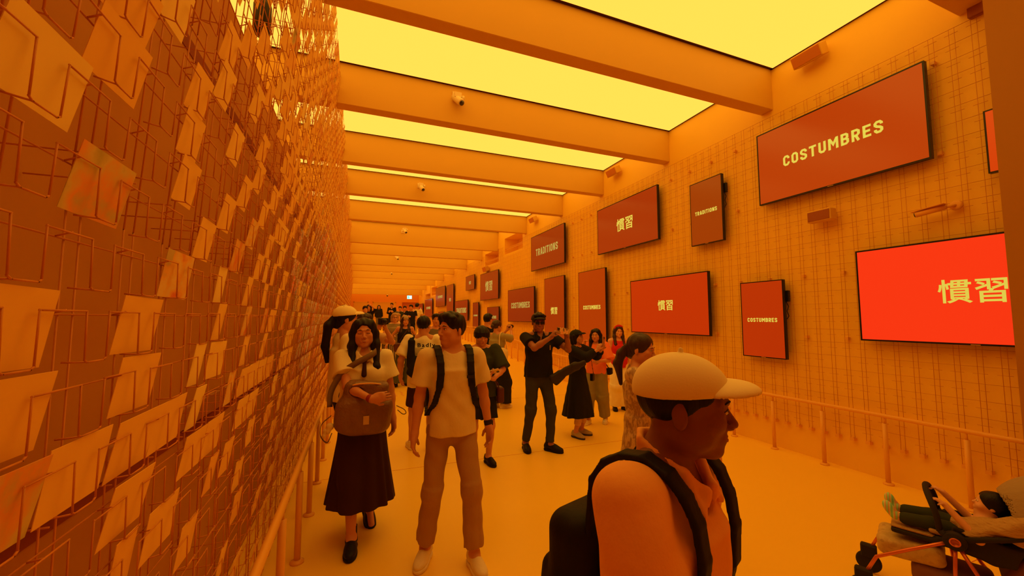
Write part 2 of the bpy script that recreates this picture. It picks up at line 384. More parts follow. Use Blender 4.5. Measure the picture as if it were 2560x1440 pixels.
# cards
def cmesh(name,w_,h_,m):
    c=MB().box((-.0007,-w_/2,0),(.0007,w_/2,h_)); me=bpy.data.meshes.new(name); me.from_pydata(c.v,[],c.f); me.materials.append(m); return me
CT={}
blank=[mat('blank_card_paper_%d'%i,c,.7) for i,c in enumerate([(.93,.60,.10),(.94,.64,.12),(.95,.70,.16),(.92,.56,.09),(.96,.78,.24)])]
prints=[ramp_mat('abstract_print_0',[(.80,.20,.04),(.88,.50,.10),(.85,.66,.25),(.86,.50,.10),(.6,.5,.2)],'noise',11),
        ramp_mat('abstract_print_1',[(.55,.42,.12),(.86,.55,.12),(.8,.25,.05),(.7,.6,.25)],'noise',16,stretch=(1,1,.4)),
        ramp_mat('abstract_print_2',[(.45,.42,.14),(.70,.58,.20),(.85,.36,.07),(.55,.50,.2)],'noise',9)]
vivid=[ramp_mat('vivid_print_0',[(.10,.16,.40),(.75,.75,.85),(.8,.1,.08),(.9,.45,.1),(.05,.06,.1)],'noise',30),
       ramp_mat('vivid_print_1',[(.65,.65,.8),(.12,.14,.25),(.9,.8,.7),(.75,.15,.2),(.35,.4,.6)],'noise',38,stretch=(1,1,.5)),
       ramp_mat('vivid_print_2',[(.05,.05,.06),(.5,.25,.1),(.9,.7,.5),(.2,.35,.2),(.85,.3,.3)],'noise',26),
       mat('white_backed_photo',(.72,.74,.95),.35)]
sizes=[(.2,.143),(.2,.143),(.145,.145),(.10,.148)]
mats=blank+prints+vivid
me_c={}
def card_me(mi,si):
    if (mi,si) not in me_c: me_c[(mi,si)]=cmesh('postcard',sizes[si][0],sizes[si][1],mats[mi])
    return me_c[(mi,si)]
def project(p):
    v=Vector(p)-Vector((0,0,1.68)); R=Matrix.Rotation(-YAW,3,'Z')@Matrix.Rotation(math.pi/2+PITCH,3,'X')
    q=R.transposed()@v
    if q.z>-.05: return None
    return 1280+FPX*q.x/-q.z,720-FPX*q.y/-q.z,-q.z
cards=[]
manual={}   # (row,column): (material,size)  seen closest to the camera
manual.update({(0,-1):(0,0),(0,1):(0,0),(0,4):(1,3),(0,6):(5,3),(0,8):(6,3),(0,9):(0,0),
 (1,2):(5,0),(1,4):(4,3),(1,6):(1,3),(1,8):(1,3),(2,0):(7,0),(2,3):(1,2),(2,5):(6,2),(2,7):(1,2),(3,-1):(4,0),(3,2):(1,2),(3,4):(1,2),(3,6):(5,2),(3,8):(1,2),
 (4,0):(0,0),(4,2):(1,2),(4,5):(1,2),(4,7):(1,2),(5,0):(0,0),(5,2):(1,2),(5,4):(2,2),(5,6):(1,2),(6,1):(4,2),(6,3):(2,2),(6,6):(1,2),(7,0):(1,2),(7,3):(1,2),(7,5):(2,2),(8,2):(4,2),(8,4):(0,2),
 (-1,-1):(0,0),(-1,1):(0,0),(-1,3):(4,3),(-1,4):(2,0),(-1,6):(1,3),(-1,8):(1,3),(-2,-1):(7,0),(-2,0):(0,0),(-2,1):(0,0),(-2,2):(0,0),(-2,3):(4,3),(-2,5):(5,3),(-2,6):(1,0),(-2,7):(1,0),(-2,8):(1,0),
 (-3,1):(0,0),(-3,3):(0,0),(-3,4):(0,0),(-3,6):(1,0),(-3,7):(1,0),(-4,1):(3,3),(-4,2):(0,0),(-4,4):(3,3),(-4,5):(0,2),(-4,7):(1,2),(-5,1):(3,3),(-5,3):(0,2),(-5,6):(1,2),(-5,0):(0,0)})
for k in KR:
    for j in JY:
        y=Y0+PITCH_Y*j+.170; z=ZR0+ROWH*k
        if y>27: break
        if z-.12<floor_z(y)+.05: continue
        key=(k,j)
        if key in manual: mi,si=manual[key]
        elif y<2.6:
            if -6<k<8 : continue
            if (j+k)%2==0 and RNG.rand()<.8: mi,si=int(RNG.choice([0,1,2,0,3,1])),int(RNG.choice([0,2,2,3]))
            else: continue
        else:
            u=RNG.rand()
            dens=(.9 if (j+k)%2 else .18) if y<3.8 else .72
            if k>6: dens=.68 if y<5 else .84
            if u>dens: continue
            q=project((-.5,y,z)); zone=q is not None and 742<q[0]<842 and 560<q[1]<930+ (0) and -5<=k<=9
            if zone and q[1]>560+ (842-q[0])*-.0: mi=int(RNG.choice([8,9,10,11,8,9,10,2]))
            else: mi=int(RNG.choice([0,1,2,0,3,1,4,5,6,7],p=[.2,.16,.14,.12,.12,.08,.03,.05,.05,.05]))
            si=int(RNG.choice([0,1,2,3]))
        cards.append((k,j,y,z,mi,si))
def score(c):
    q=project((-.5,c[2],c[3]))
    if q is None or q[0]<-120 or q[1]<-150 or q[1]>1600: return 1e9
    return q[2]*(1 if c[4]<8 else .55)
cards.sort(key=score)
TILT=math.atan2(.024,.145)
def cpose(c):
    k,j,y,z,mi,si=c; zb=z-.104; h=sizes[si][1]
    slope=float(xs(z)-xs(zb))/.105
    tilt=TILT*(.75+.5*RNG.rand())+math.atan(slope); return (float(xs(zb))+.005,y+(RNG.rand()-.5)*.012,zb+.001),tilt,(RNG.rand()-.5)*.05
KN=['blank orange card','printed card with blotchy red and ochre pattern','colourful photo card']
nth=0
for c in cards[:300]:
    loc,t,rr=cpose(c); o=bpy.data.objects.new('postcard',card_me(c[4],c[5])); COL.objects.link(o); o.location=loc; o.rotation_euler=(rr,t,0)
    kind=0 if c[4]<5 else (1 if c[4]<8 else 2)
    shp=['wide','wide','square','tall'][c[5]]
    zone='above eye level' if c[0]>2 else ('at eye level' if c[0]>-3 else 'below eye level')
    ny='near end' if c[2]<1.9 else 'middle' if c[2]<4 else 'further on'
    lab='%s %s in the rack %s, %s'%(shp,['blank orange card','blotchy red-ochre card','colourful photo card'][kind],zone,ny)
    tag(o,lab,'postcard',lab.replace(' card ',' cards ',1))
V=[];Fc=[];mi_=[]
for c in cards[300:]:
    loc,t,rr=cpose(c); me=card_me(c[4],c[5]); R=Matrix.Translation(loc)@Matrix.Rotation(t,4,'Y')@Matrix.Rotation(rr,4,'X')
    b=len(V); V+= [tuple(R@v.co) for v in me.vertices]; Fc+=[tuple(b+i for i in p.vertices) for p in me.polygons]; mi_+= [c[4]]*len(me.polygons)
o=mesh_obj('postcards',V,Fc); [o.data.materials.append(m) for m in mats]; o.data.polygons.foreach_set('material_index',mi_)
tag(o,'thousands of small postcards filling the rest of the wire rack towards the far end','postcards',kind='stuff')

# ---------------- wire grid on the right wall ----------------
grid=empty('wire_grid',(5.13,1.6,0),0,'fine orange wire rack grid fixed over the right wall behind the screens','wire grid')
GL=np.array([5.13,1.6,0])
ya_=[1.5,3,6,9,12,14,16,18,20,22,24,26,28,30,32,34,36]
def gw(name,segs,r,n=4): return wires(name,np.asarray(segs)-GL,r,n,M['rack'],grid)
def clear(ya,z):
    return not any(h[0]-.05<ya<h[1]+.05 and h[2]-.05<z for h in holes)
for k in range(27):
    z=.50+.15*k; S=[]; spans=[]
    ycut=list(ya_)
    for a,b in zip(ycut[:-1],ycut[1:]):
        sub=np.linspace(a,b,9 if a>11 else 2)
        for p,q in zip(sub[:-1],sub[1:]):
            zr=lambda yy: rz_(z if z>1.68 else z,yy) if z>1.68 else z
            if z<floor_z(p*sfac(p))+.25 or not clear((p+q)/2,z):
                if S: spans.append(S); S=[]
                continue
            if clear((p+q)/2,z): 
                P=rwall(p,5.145);Q=rwall(q,5.145); S.append(((P[0],P[1],zr(p)),(Q[0],Q[1],zr(q))))
    if S: spans.append(S)
    for S in spans: gw('rod',S,.0022)
VP=[]; yv=1.545; i=0
clips=[]
while yv<34:
    P=rwall(yv,5.14); top=rz_(4.40,yv); bot=floor_z(P[1])+.36
    hh=[h for h in holes if h[0]-.05<yv<h[1]+.05]
    if hh: top=rz_(hh[0][2]-.06,yv)
    S=[((P[0],P[1]+d,bot),(P[0],P[1]+d,top)) for d in (-.019,.019)]
    # short hooks left and right of each pair
    if yv<11:
        for k in range(27):
            z=.44+.15*k
            if RNG.rand()<.9 and z<4.4: S.append(((P[0]-.012,P[1]-.045,z),(P[0]-.012,P[1]+.045,z)))
        S.append(((P[0],P[1]-.02,bot),(P[0]-.03,P[1]-.02,bot+.01)))
    VP.append(S); yv+=.1462
for S in VP[:100]: gw('support_wire',S,.0022)
if VP[100:]: o=gw('support_wire',[s for S in VP[100:] for s in S],.0022); o['kind']='stuff'
fe=MB()
for i in range(60):
    yv=1.545+.1462*i; P=rwall(yv,5.14)
    fe.box((P[0]-.02,P[1]-.02,floor_z(P[1])+.33),(P[0]+.035,P[1]+.02,floor_z(P[1])+.36))
    if i%3==0:
        for k in (7,12,19,25): z=.44+.15*k-.055; fe.box((P[0]-.004,P[1]-.016,z),(P[0]+.035,P[1]+.016,z+.03))
o=mesh_obj('fixing_clip',np.array(fe.v)-GL,fe.f,M['rail'],grid); o['kind']='stuff'

M['text_dim']=mat('dim_screen_lettering',(.15,.15,.02),.4,emis=(.36,.31,.06),estr=1.0)
# ---------------- screens ----------------
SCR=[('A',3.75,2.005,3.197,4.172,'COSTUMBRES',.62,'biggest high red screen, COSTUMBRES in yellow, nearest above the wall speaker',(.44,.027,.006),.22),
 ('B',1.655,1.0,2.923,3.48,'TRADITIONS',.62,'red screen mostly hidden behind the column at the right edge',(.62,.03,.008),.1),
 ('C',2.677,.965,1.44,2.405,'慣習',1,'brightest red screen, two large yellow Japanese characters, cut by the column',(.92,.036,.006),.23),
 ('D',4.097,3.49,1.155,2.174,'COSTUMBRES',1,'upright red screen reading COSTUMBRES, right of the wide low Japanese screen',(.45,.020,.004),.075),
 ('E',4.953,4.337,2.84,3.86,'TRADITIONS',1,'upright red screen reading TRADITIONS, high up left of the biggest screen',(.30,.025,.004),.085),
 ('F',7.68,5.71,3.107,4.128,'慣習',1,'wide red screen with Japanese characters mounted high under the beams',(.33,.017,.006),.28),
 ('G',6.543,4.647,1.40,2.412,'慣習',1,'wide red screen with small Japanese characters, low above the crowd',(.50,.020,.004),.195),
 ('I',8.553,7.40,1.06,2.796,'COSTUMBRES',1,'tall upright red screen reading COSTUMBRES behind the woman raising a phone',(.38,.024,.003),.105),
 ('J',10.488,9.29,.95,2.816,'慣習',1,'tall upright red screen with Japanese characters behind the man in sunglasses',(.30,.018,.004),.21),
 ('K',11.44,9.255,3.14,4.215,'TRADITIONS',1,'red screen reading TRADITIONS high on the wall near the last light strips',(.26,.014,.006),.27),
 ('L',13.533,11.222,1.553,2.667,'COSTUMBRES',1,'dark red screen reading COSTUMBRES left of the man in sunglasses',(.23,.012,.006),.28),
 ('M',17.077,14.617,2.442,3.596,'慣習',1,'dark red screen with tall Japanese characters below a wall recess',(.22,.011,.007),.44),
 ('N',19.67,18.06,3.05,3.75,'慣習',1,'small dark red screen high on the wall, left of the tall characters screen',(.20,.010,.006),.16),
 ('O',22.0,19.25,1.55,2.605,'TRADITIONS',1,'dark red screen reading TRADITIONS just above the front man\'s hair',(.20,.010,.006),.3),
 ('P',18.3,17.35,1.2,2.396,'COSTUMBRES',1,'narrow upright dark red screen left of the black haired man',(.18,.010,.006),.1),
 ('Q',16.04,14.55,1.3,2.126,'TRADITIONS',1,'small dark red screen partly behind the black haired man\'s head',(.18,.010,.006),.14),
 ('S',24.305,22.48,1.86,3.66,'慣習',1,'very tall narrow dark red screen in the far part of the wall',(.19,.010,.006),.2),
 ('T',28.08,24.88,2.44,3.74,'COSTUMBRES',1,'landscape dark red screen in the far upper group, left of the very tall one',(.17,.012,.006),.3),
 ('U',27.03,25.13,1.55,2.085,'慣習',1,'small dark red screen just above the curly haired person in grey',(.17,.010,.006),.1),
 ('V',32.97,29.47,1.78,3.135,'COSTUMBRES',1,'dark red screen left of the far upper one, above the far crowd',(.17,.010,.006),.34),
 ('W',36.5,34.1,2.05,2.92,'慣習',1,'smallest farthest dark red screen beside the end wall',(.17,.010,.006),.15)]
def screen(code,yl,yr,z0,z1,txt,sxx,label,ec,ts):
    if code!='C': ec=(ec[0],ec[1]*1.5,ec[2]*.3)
    TM=M['text'] if ec[0]>.28 else M['text_dim']
    # yl = far (left) edge, yr = near edge, measured along the wall
    a=rwall(yl,5.05); b=rwall(yr,5.05); z0=rz_(z0,(yl+yr)/2); z1=rz_(z1,(yl+yr)/2)
    W=math.hypot(a[0]-b[0],a[1]-b[1]); Hh=z1-z0; ang=math.atan2(a[0]-b[0],a[1]-b[1])   # 0 = parallel to the y axis
    cx,cy=(a[0]+b[0])/2,(a[1]+b[1])/2
    t=empty('television',(cx,cy,z0),-ang,label,'screen')
    # local: x = out of the wall is -x, y along the wall
    bz=.012+.004*(W>1.5)
    fm=MB(); fm.box((0,-W/2,0),(.045,W/2,Hh),bev=.003)
    fm.box((-.004,-W/2,0),(0,W/2,bz)).box((-.004,-W/2,Hh-bz),(0,W/2,Hh)).box((-.004,-W/2,bz),(0,-W/2+bz,Hh-bz)).box((-.004,W/2-bz,bz),(0,W/2,Hh-bz))
    fm.build('bezel',M['bezel'],t)
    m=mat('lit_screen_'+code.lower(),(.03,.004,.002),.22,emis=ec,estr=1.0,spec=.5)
    MB().box((-.0025,-W/2+bz,bz),(.001,W/2-bz,Hh-bz)).build('display',m,t)
    br=MB().box((.045,-W*.22,Hh*.3),(.085,-W*.14,Hh*.7)).box((.045,W*.14,Hh*.3),(.085,W*.22,Hh*.7)).box((.085,-W*.26,Hh*.42),(.125,W*.26,Hh*.5))
    br.build('wall_bracket',M['black'],t)
    MB().box((-.0055,-.03,.003),(-.004,.03,.008)).build('logo_badge',M['rail'],t)
    if code in 'DE': 
        MB().box((.05,-W/2-.028,Hh*.72),(.09,-W/2+.1,Hh*.86),bev=.004).build('media_box',M['black'],t)
        MB().tube([(.06,-W/2+.01,Hh*.72),(.07,-W/2-.012,Hh*.66),(.06,-W/2+.004,Hh*.6),(.07,-W/2-.01,Hh*.54),(.06,-W/2+.01,Hh*.5)],.005,6).build('cable',M['black'],t)
    # lettering: local text x -> -y (reading left = far = +y)
    Mx=Matrix(((0,0,-1,-.0032),(-1,0,0,0),(0,1,0,Hh*.5),(0,0,0,1)))
    jp=txt[0]>'z'
    try:
        if not jp:
            stroke_text('lettering',txt,W*TWF.get(code,.56),lambda x,y,d:(-.0035-d,-x,Hh*TZ.get(code,.5)+y),TM,t); return t
        tm=text_mesh('lettering',txt,ts,Mx,TM,t,sx=1.0 if jp else .98,bold=ts*(.012 if jp else .022))
        co=np.array([v.co[:] for v in tm.data.vertices]); ww=np.ptp(co[:,1]); c0=(co[:,1].max()+co[:,1].min())/2; zc=(co[:,2].max()+co[:,2].min())/2
        goal=ww if jp else W*TWF.get(code,.56)
        for v in tm.data.vertices: v.co.y=(v.co.y-c0)*goal/ww; v.co.z=Hh*TZ.get(code,.5)+(v.co.z-zc)
    except Exception as e: print('text',e)
    return t
TWF={'A':.60,'D':.69,'E':.68,'I':.63,'K':.66,'L':.70,'O':.78,'P':.7,'Q':.6,'T':.5,'V':.55,'B':.6}
THF={}
TZ={'A':.50,'G':.5,'I':.5,'D':.49}
for s in SCR: screen(*s)

# ---------------- wall and ceiling devices ----------------
def speaker_box(ya,z,w_,h_,d_,label,material,tilt=0,group=None,yaw=0):
    x,y=rwall(ya,5.18); t=empty('wall_speaker',(x-.12,y,z),0,label,'speaker',group)
    R=Matrix.Rotation(yaw,3,'Z')@Matrix.Rotation(tilt,3,'Y')
    MB().box((-d_/2,-w_/2,-h_/2),(d_/2,w_/2,h_/2),R=R,bev=.008).build('cabinet',M['beam'],t)
    MB().box((-d_/2-.006,-w_/2+.012,-h_/2+.012),(-d_/2+.002,w_/2-.012,h_/2-.012),R=R,bev=.003).build('grille',material,t)
    MB().tube([(d_/2-.02,0,0),(.118,0,.0)],.018,10).build('mount_arm',M['beam'],t)
    return t
speaker_box(3.03,4.88,.34,.15,.15,'orange speaker box on the right wall beside the topmost light panel',M['spk'],tilt=-.45)
speaker_box(7.05,4.84,.34,.15,.15,'orange speaker box under the third light band on the right wall',M['spk'],tilt=-.45)
speaker_box(11.3,4.78,.34,.15,.15,'orange speaker box under the fifth light strip on the right wall',M['spk'],tilt=-.45)
speaker_box(16.3,3.72,.45,.2,.15,'small orange speaker between the far recess and the screen with tall characters',M['spk'],tilt=-.3)
speaker_box(3.0,2.88,.26,.135,.11,'brown wall speaker left of the bullet camera, below the largest screen',M['spkd'],tilt=0)
# bullet camera
t=empty('security_camera',(5.13,1.9,2.72),0,'orange bullet security camera on an arm between two screens by the column','security camera')
MB().lathe([(.045,0),(.047,.004),(.045,.018),(.03,.022)],18,R=Matrix.Rotation(-math.pi/2,3,'Y'),c=(.01,0,0)).build('mounting_plate',M['rail'],t,True)
MB().tube([(0,0,0),(-.05,.02,-.01),(-.07,.05,-.01)],.014,10).build('arm',M['rail'],t,True)
MB().tube([(-.07,.04,-.01),(-.09,.10,-.022),(-.115,.24,-.045)],.026,14).build('housing',M['rail'],t,True)
MB().tube([(-.115,.24,-.045),(-.116,.247,-.046)],.021,14).build('lens',M['lens'],t,True)
MB().box((-.14,.03,.014),(-.06,.27,.02),R=Matrix.Rotation(-.12,3,'X')).build('sun_hood',M['rail'],t)
# projectors on the beams
PR=[(1.25,5.42,4.81,1.0,'cream ceiling projector on the second whole beam, largest of the row'),
    (1.30,9.36,4.76,1.0,'cream ceiling projector, second of the row along the ceiling'),
    (1.42,14.05,4.70,1.0,'cream ceiling projector, third of the row along the ceiling'),
    (1.55,18.5,4.4,1.0,'cream ceiling projector, fourth of the row along the ceiling'),
    (1.66,23.5,4.25,1.05,'tiny cream ceiling projector, farthest of the row')]
for x,y,z,s,l in PR:
    # hang it on the beam face just behind
    t=empty('ceiling_projector',(x,y,z),0,l,'projector','projectors along the ceiling beams')
    yb=min([b[0] for b in bm_y if b[0]>y-.25],key=lambda q:abs(q-y))-y
    R=Matrix.Rotation(.5,3,'Z')@Matrix.Rotation(.75,3,'X')
    tb=MB().tube([R@Vector((0,.11,0)),R@Vector((0,.1,0)),R@Vector((0,-.1,0)),R@Vector((0,-.115,0))],[.04,.052,.052,.046],18); tb.build('housing',M['white_plastic'],t,True)
    MB().tube([R@Vector((0,-.112,0)),R@Vector((0,-.12,0))],.036,18).build('lens',M['lens'],t,True)
    MB().box((-.05,-.03,.03),(.05,.05,.10)).tube([(0,0,.06),(0,yb*.5,.10),(0,yb,.10)],.02,10).box((-.06,yb-.02,.04),(.06,yb,.16)).build('bracket',M['white_plastic'],t)
    MB().tube([(.09,.0,.03),(.055,0,.03)],[.04,.04],14).build('side_knob',M['white_plastic'],t,True)
# black moving-head lamp seen through the top of the rack
t=empty('track_spotlight',(-.72,3.25,3.95),0,'black spotlight hanging behind the top of the postcard rack','spotlight')
MB().tube([(0,0,-.20),(0,0,-.17),(0,0,.02),(0,0,.06)],[.045,.06,.06,.05],16).build('lamp_head',M['black'],t,True)
MB().tube([(0,0,.05),(0,0,1.1)],.012,8).build('stem',M['white_plastic'],t)
MB().tube([(0,0,-.205),(0,0,-.2)],.04,16).build('lens',M['lens'],t,True)
# a few ceiling sprinklers
# exit sign and dome camera on the far soffit
t=empty('exit_sign',(3.45,29.92,3.05),0,'small glowing blue-white exit sign hanging before the end wall','exit sign')
MB().box((-.19,-.03,0),(.19,.03,.29),bev=.01).build('housing',M['white_plastic'],t)
MB().box((-.17,-.034,.02),(.17,-.029,.27)).build('lit_face',mat('exit_sign_glow',(.3,.8,.8),.4,emis=(.35,1.0,1.05),estr=1.0),t)
MB().box((.02,-.037,.05),(.12,-.034,.24)).build('door_pictogram',mat('exit_sign_white',(.8,.9,.9),.4,emis=(.9,1.1,1.1),estr=1.0),t)
pg=MB().tube([(-.07,-.037,.21),(-.07,-.036,.211)],.02,8).tube([(-.07,-.036,.19),(-.05,-.036,.13),(-.10,-.036,.06)],.012,6).tube([(-.05,-.036,.13),(-.01,-.036,.09)],.012,6).tube([(-.11,-.036,.15),(-.02,-.036,.17)],.01,6)
pg.build('running_figure',mat('exit_sign_green',(.02,.3,.2),.4,emis=(.02,.35,.25),estr=1.0),t)
MB().tube([(-.12,0,.28),(-.12,0,.34)],.008,6).tube([(.12,0,.28),(.12,0,.34)],.008,6).build('hanger',M['beam'],t)
t=empty('dome_camera',(1.90,29.92,3.30),0,'small dark dome camera under the far soffit','security camera')
MB().lathe([(.08,.06),(.085,.0),(.02,-.0)],16).build('collar',M['white_plastic'],t,True)
MB().lathe([(.06,0),(.055,-.04),(.03,-.07),(.005,-.08)],16).build('dome',M['lens'],t,True)
# ---------------- organic shapes: signed distance volumes turned into one smooth surface ----------------
V3=lambda *a: np.array(a,float)
def nrm(v): v=np.asarray(v,float); return v/(np.linalg.norm(v)+1e-12)
def rotz(a): c,s=math.cos(a),math.sin(a); return np.array([[c,-s,0],[s,c,0],[0,0,1.]])
def rotx(a): c,s=math.cos(a),math.sin(a); return np.array([[1.,0,0],[0,c,-s],[0,s,c]])
def roty(a): c,s=math.cos(a),math.sin(a); return np.array([[c,0,s],[0,1.,0],[-s,0,c]])
I3=np.eye(3)
def axis_coords(lo,hi,res,fine=None):
    out=[lo]
    while out[-1]<hi:
        x=out[-1]; r=res
        if fine:
            for a,b,fr_ in fine:
                if a<=x<=b: r=min(r,fr_)
        out.append(x+r)
    return np.array(out,np.float32)
class Vol:
    def __init__(s,lo,hi,res,fine=(None,None,None)):
        s.res=res; s.c=[axis_coords(lo[i],hi[i],res,fine[i]) for i in range(3)]
        s.F=np.full([len(a) for a in s.c],.5,np.float32)
    def region(s,lo,hi):
        sl=[];g=[]
        for i in range(3):
            a=np.searchsorted(s.c[i],lo[i]); b=np.searchsorted(s.c[i],hi[i])
            if b<=a: return None,None
            sl.append(slice(a,b)); g.append(s.c[i][a:b])
        return tuple(sl),(g[0][:,None,None],g[1][None,:,None],g[2][None,None,:])
    def put(s,fn,lo,hi,k,op='add',clips=()):
        m=k+.03; sl,g=s.region(np.minimum(lo,hi)-m,np.maximum(lo,hi)+m)
        if sl is None: return s
        d=fn(*g).astype(np.float32)
        for p,n in clips:
            n=nrm(n); d=np.maximum(d,(g[0]-p[0])*n[0]+(g[1]-p[1])*n[1]+(g[2]-p[2])*n[2])
        A=s.F[sl]
        if op=='add':
            if k>0:
                h=np.maximum(k-np.abs(A-d),0)/k; s.F[sl]=np.minimum(A,d)-h*h*k*.25
            else: s.F[sl]=np.minimum(A,d)
        else:
            d=-d
            if k>0:
                h=np.maximum(k-np.abs(A-d),0)/k; s.F[sl]=np.maximum(A,d)+h*h*k*.25
            else: s.F[sl]=np.maximum(A,d)
        return s
    def cap(s,a,b,ra,rb=None,k=.02,op='add',clips=()):
        a=np.asarray(a,float);b=np.asarray(b,float); rb=ra if rb is None else rb; ab=b-a; L2=float(ab@ab)+1e-9; R=max(ra,rb)
        def fn(x,y,z):
            px,py,pz=x-a[0],y-a[1],z-a[2]; t=np.clip((px*ab[0]+py*ab[1]+pz*ab[2])/L2,0,1)
            return np.sqrt((px-t*ab[0])**2+(py-t*ab[1])**2+(pz-t*ab[2])**2)-(ra+(rb-ra)*t)
        return s.put(fn,np.minimum(a,b)-R,np.maximum(a,b)+R,k,op,clips)
    def ell(s,c,r,R=I3,k=.02,op='add',clips=()):
        c=np.asarray(c,float); r=np.asarray(r,float); e=float(r.max())
        def fn(x,y,z):
            p=[x-c[0],y-c[1],z-c[2]]; q=[sum(p[j]*R[j][i] for j in range(3)) for i in range(3)]
            k0=np.sqrt(sum((q[i]/r[i])**2 for i in range(3))); k1=np.sqrt(sum((q[i]/r[i]**2)**2 for i in range(3)))+1e-6
            return k0*(k0-1)/k1
        return s.put(fn,c-e,c+e,k,op,clips)
    def box(s,c,h,rr,R=I3,k=.01,op='add',clips=()):
        c=np.asarray(c,float); h=np.asarray(h,float)-rr; e=float(np.linalg.norm(h)+rr)
        def fn(x,y,z):
            p=[x-c[0],y-c[1],z-c[2]]; q=[np.abs(sum(p[j]*R[j][i] for j in range(3)))-h[i] for i in range(3)]
            return np.sqrt(sum(np.maximum(v,0)**2 for v in q))+np.minimum(np.maximum(np.maximum(q[0],q[1]),q[2]),0)-rr
        return s.put(fn,c-e,c+e,k,op,clips)
    def cone(s,a,b,r0,r1,R=I3,k=.02,fold=None,op='add',clips=()):
        """elliptic cone from a to b, (rx,ry) at each end, with optional cloth folds (number, depth)"""
        a=np.asarray(a,float);b=np.asarray(b,float); ax=b-a; L=np.linalg.norm(ax); ax=ax/L
        X=R[:,0]-ax*(R[:,0]@ax); X=nrm(X); Y=np.cross(ax,X); e=max(max(r0),max(r1))*1.25
        def fn(x,y,z):
            px,py,pz=x-a[0],y-a[1],z-a[2]; w_=px*ax[0]+py*ax[1]+pz*ax[2]; t=np.clip(w_/L,0,1)
            u=px*X[0]+py*X[1]+pz*X[2]; v=px*Y[0]+py*Y[1]+pz*Y[2]
            rx=r0[0]+(r1[0]-r0[0])*t; ry=r0[1]+(r1[1]-r0[1])*t
            if fold: th=np.arctan2(v/ry,u/rx); q=1+fold[1]*(np.sin(th*fold[0]+1.3*np.sin(3*th))*(.15+t)+.4*np.sin(th*(fold[0]*1.7+1))*t); rx=rx*q; ry=ry*q
            m=np.minimum(rx,ry); over=np.maximum(np.maximum(-w_,w_-L),0)
            rad=(np.sqrt((u/rx)**2+(v/ry)**2)-1)*m
            return np.where(over>0,np.sqrt(np.maximum(rad,0)**2+over**2)+np.minimum(rad,0)*0,np.maximum(rad,np.maximum(-w_,w_-L)))
        return s.put(fn,np.minimum(a,b)-e,np.maximum(a,b)+e,k,op,clips)
    def cut(s,p,n,k=0):
        n=nrm(n); x,y,z=s.c[0][:,None,None],s.c[1][None,:,None],s.c[2][None,None,:]
        s.F=np.maximum(s.F,(x-p[0])*n[0]+(y-p[1])*n[1]+(z-p[2])*n[2]).astype(np.float32); return s
    def wrinkle(s,amp,f=(30,24,38),seed=0):
        x,y,z=s.c[0][:,None,None],s.c[1][None,:,None],s.c[2][None,None,:]
        n=np.sin(x*f[0]+seed+2.2*np.sin(z*f[2]*.31+seed))*np.sin(z*f[2]*.6+y*f[1]*.5+1.7*np.sin(x*11+seed)+seed)
        s.F=(s.F+amp*n).astype(np.float32); return s
    def mesh(s):
        F=s.F; F[0]=F[-1]=.1; F[:,0]=F[:,-1]=.1; F[:,:,0]=F[:,:,-1]=.1
        S=F<0; n=np.array(F.shape)-1
        c=np.zeros(n,np.int8)
        for i in (0,1):
            for j in (0,1):
                for k in (0,1): c+=S[i:i+n[0],j:j+n[1],k:k+n[2]]
        I=np.argwhere((c>0)&(c<8))
        if len(I)==0: return np.zeros((0,3)),np.zeros((0,4),np.int32)
        vid=np.full(n,-1,np.int32); vid[I[:,0],I[:,1],I[:,2]]=np.arange(len(I))
        P=np.zeros((len(I),3)); W=np.zeros(len(I))
        X,Y,Z=s.c; base=np.stack([X[I[:,0]],Y[I[:,1]],Z[I[:,2]]],1); step=np.stack([X[I[:,0]+1]-X[I[:,0]],Y[I[:,1]+1]-Y[I[:,1]],Z[I[:,2]+1]-Z[I[:,2]]],1)
        for ax in range(3):
            o=[a for a in range(3) if a!=ax]
            for u in (0,1):
                for v in (0,1):
                    d0=np.zeros(3,int); d0[o[0]]=u; d0[o[1]]=v; d1=d0.copy(); d1[ax]=1
                    A=F[I[:,0]+d0[0],I[:,1]+d0[1],I[:,2]+d0[2]]; B=F[I[:,0]+d1[0],I[:,1]+d1[1],I[:,2]+d1[2]]
                    m=(A<0)!=(B<0); t=np.where(m,A/(A-B+1e-12),0)
                    q=np.tile(d0.astype(float),(len(I),1)); q[:,ax]=t
                    P[m]+=q[m]; W[m]+=1
        V=base+P/W[:,None]*step
        Q=[]
        for ax in range(3):
            o=[a for a in range(3) if a!=ax]
            sl0=[slice(None)]*3; sl1=[slice(None)]*3; sl0[ax]=slice(0,-1); sl1[ax]=slice(1,None)
            A=S[tuple(sl0)];B=S[tuple(sl1)]; E=np.argwhere(A!=B); E=E[(E[:,o[0]]>0)&(E[:,o[1]]>0)&(E[:,o[0]]<n[o[0]])&(E[:,o[1]]<n[o[1]])]
            inside=A[E[:,0],E[:,1],E[:,2]]
            def g(du,dv): e=E.copy(); e[:,o[0]]-=du; e[:,o[1]]-=dv; return vid[e[:,0],e[:,1],e[:,2]]
            q=np.stack([g(1,1),g(0,1),g(0,0),g(1,0)],1); flip=inside if ax!=1 else ~inside
            q[~flip]=q[~flip][:,::-1]; Q.append(q)
        return V,np.concatenate(Q)

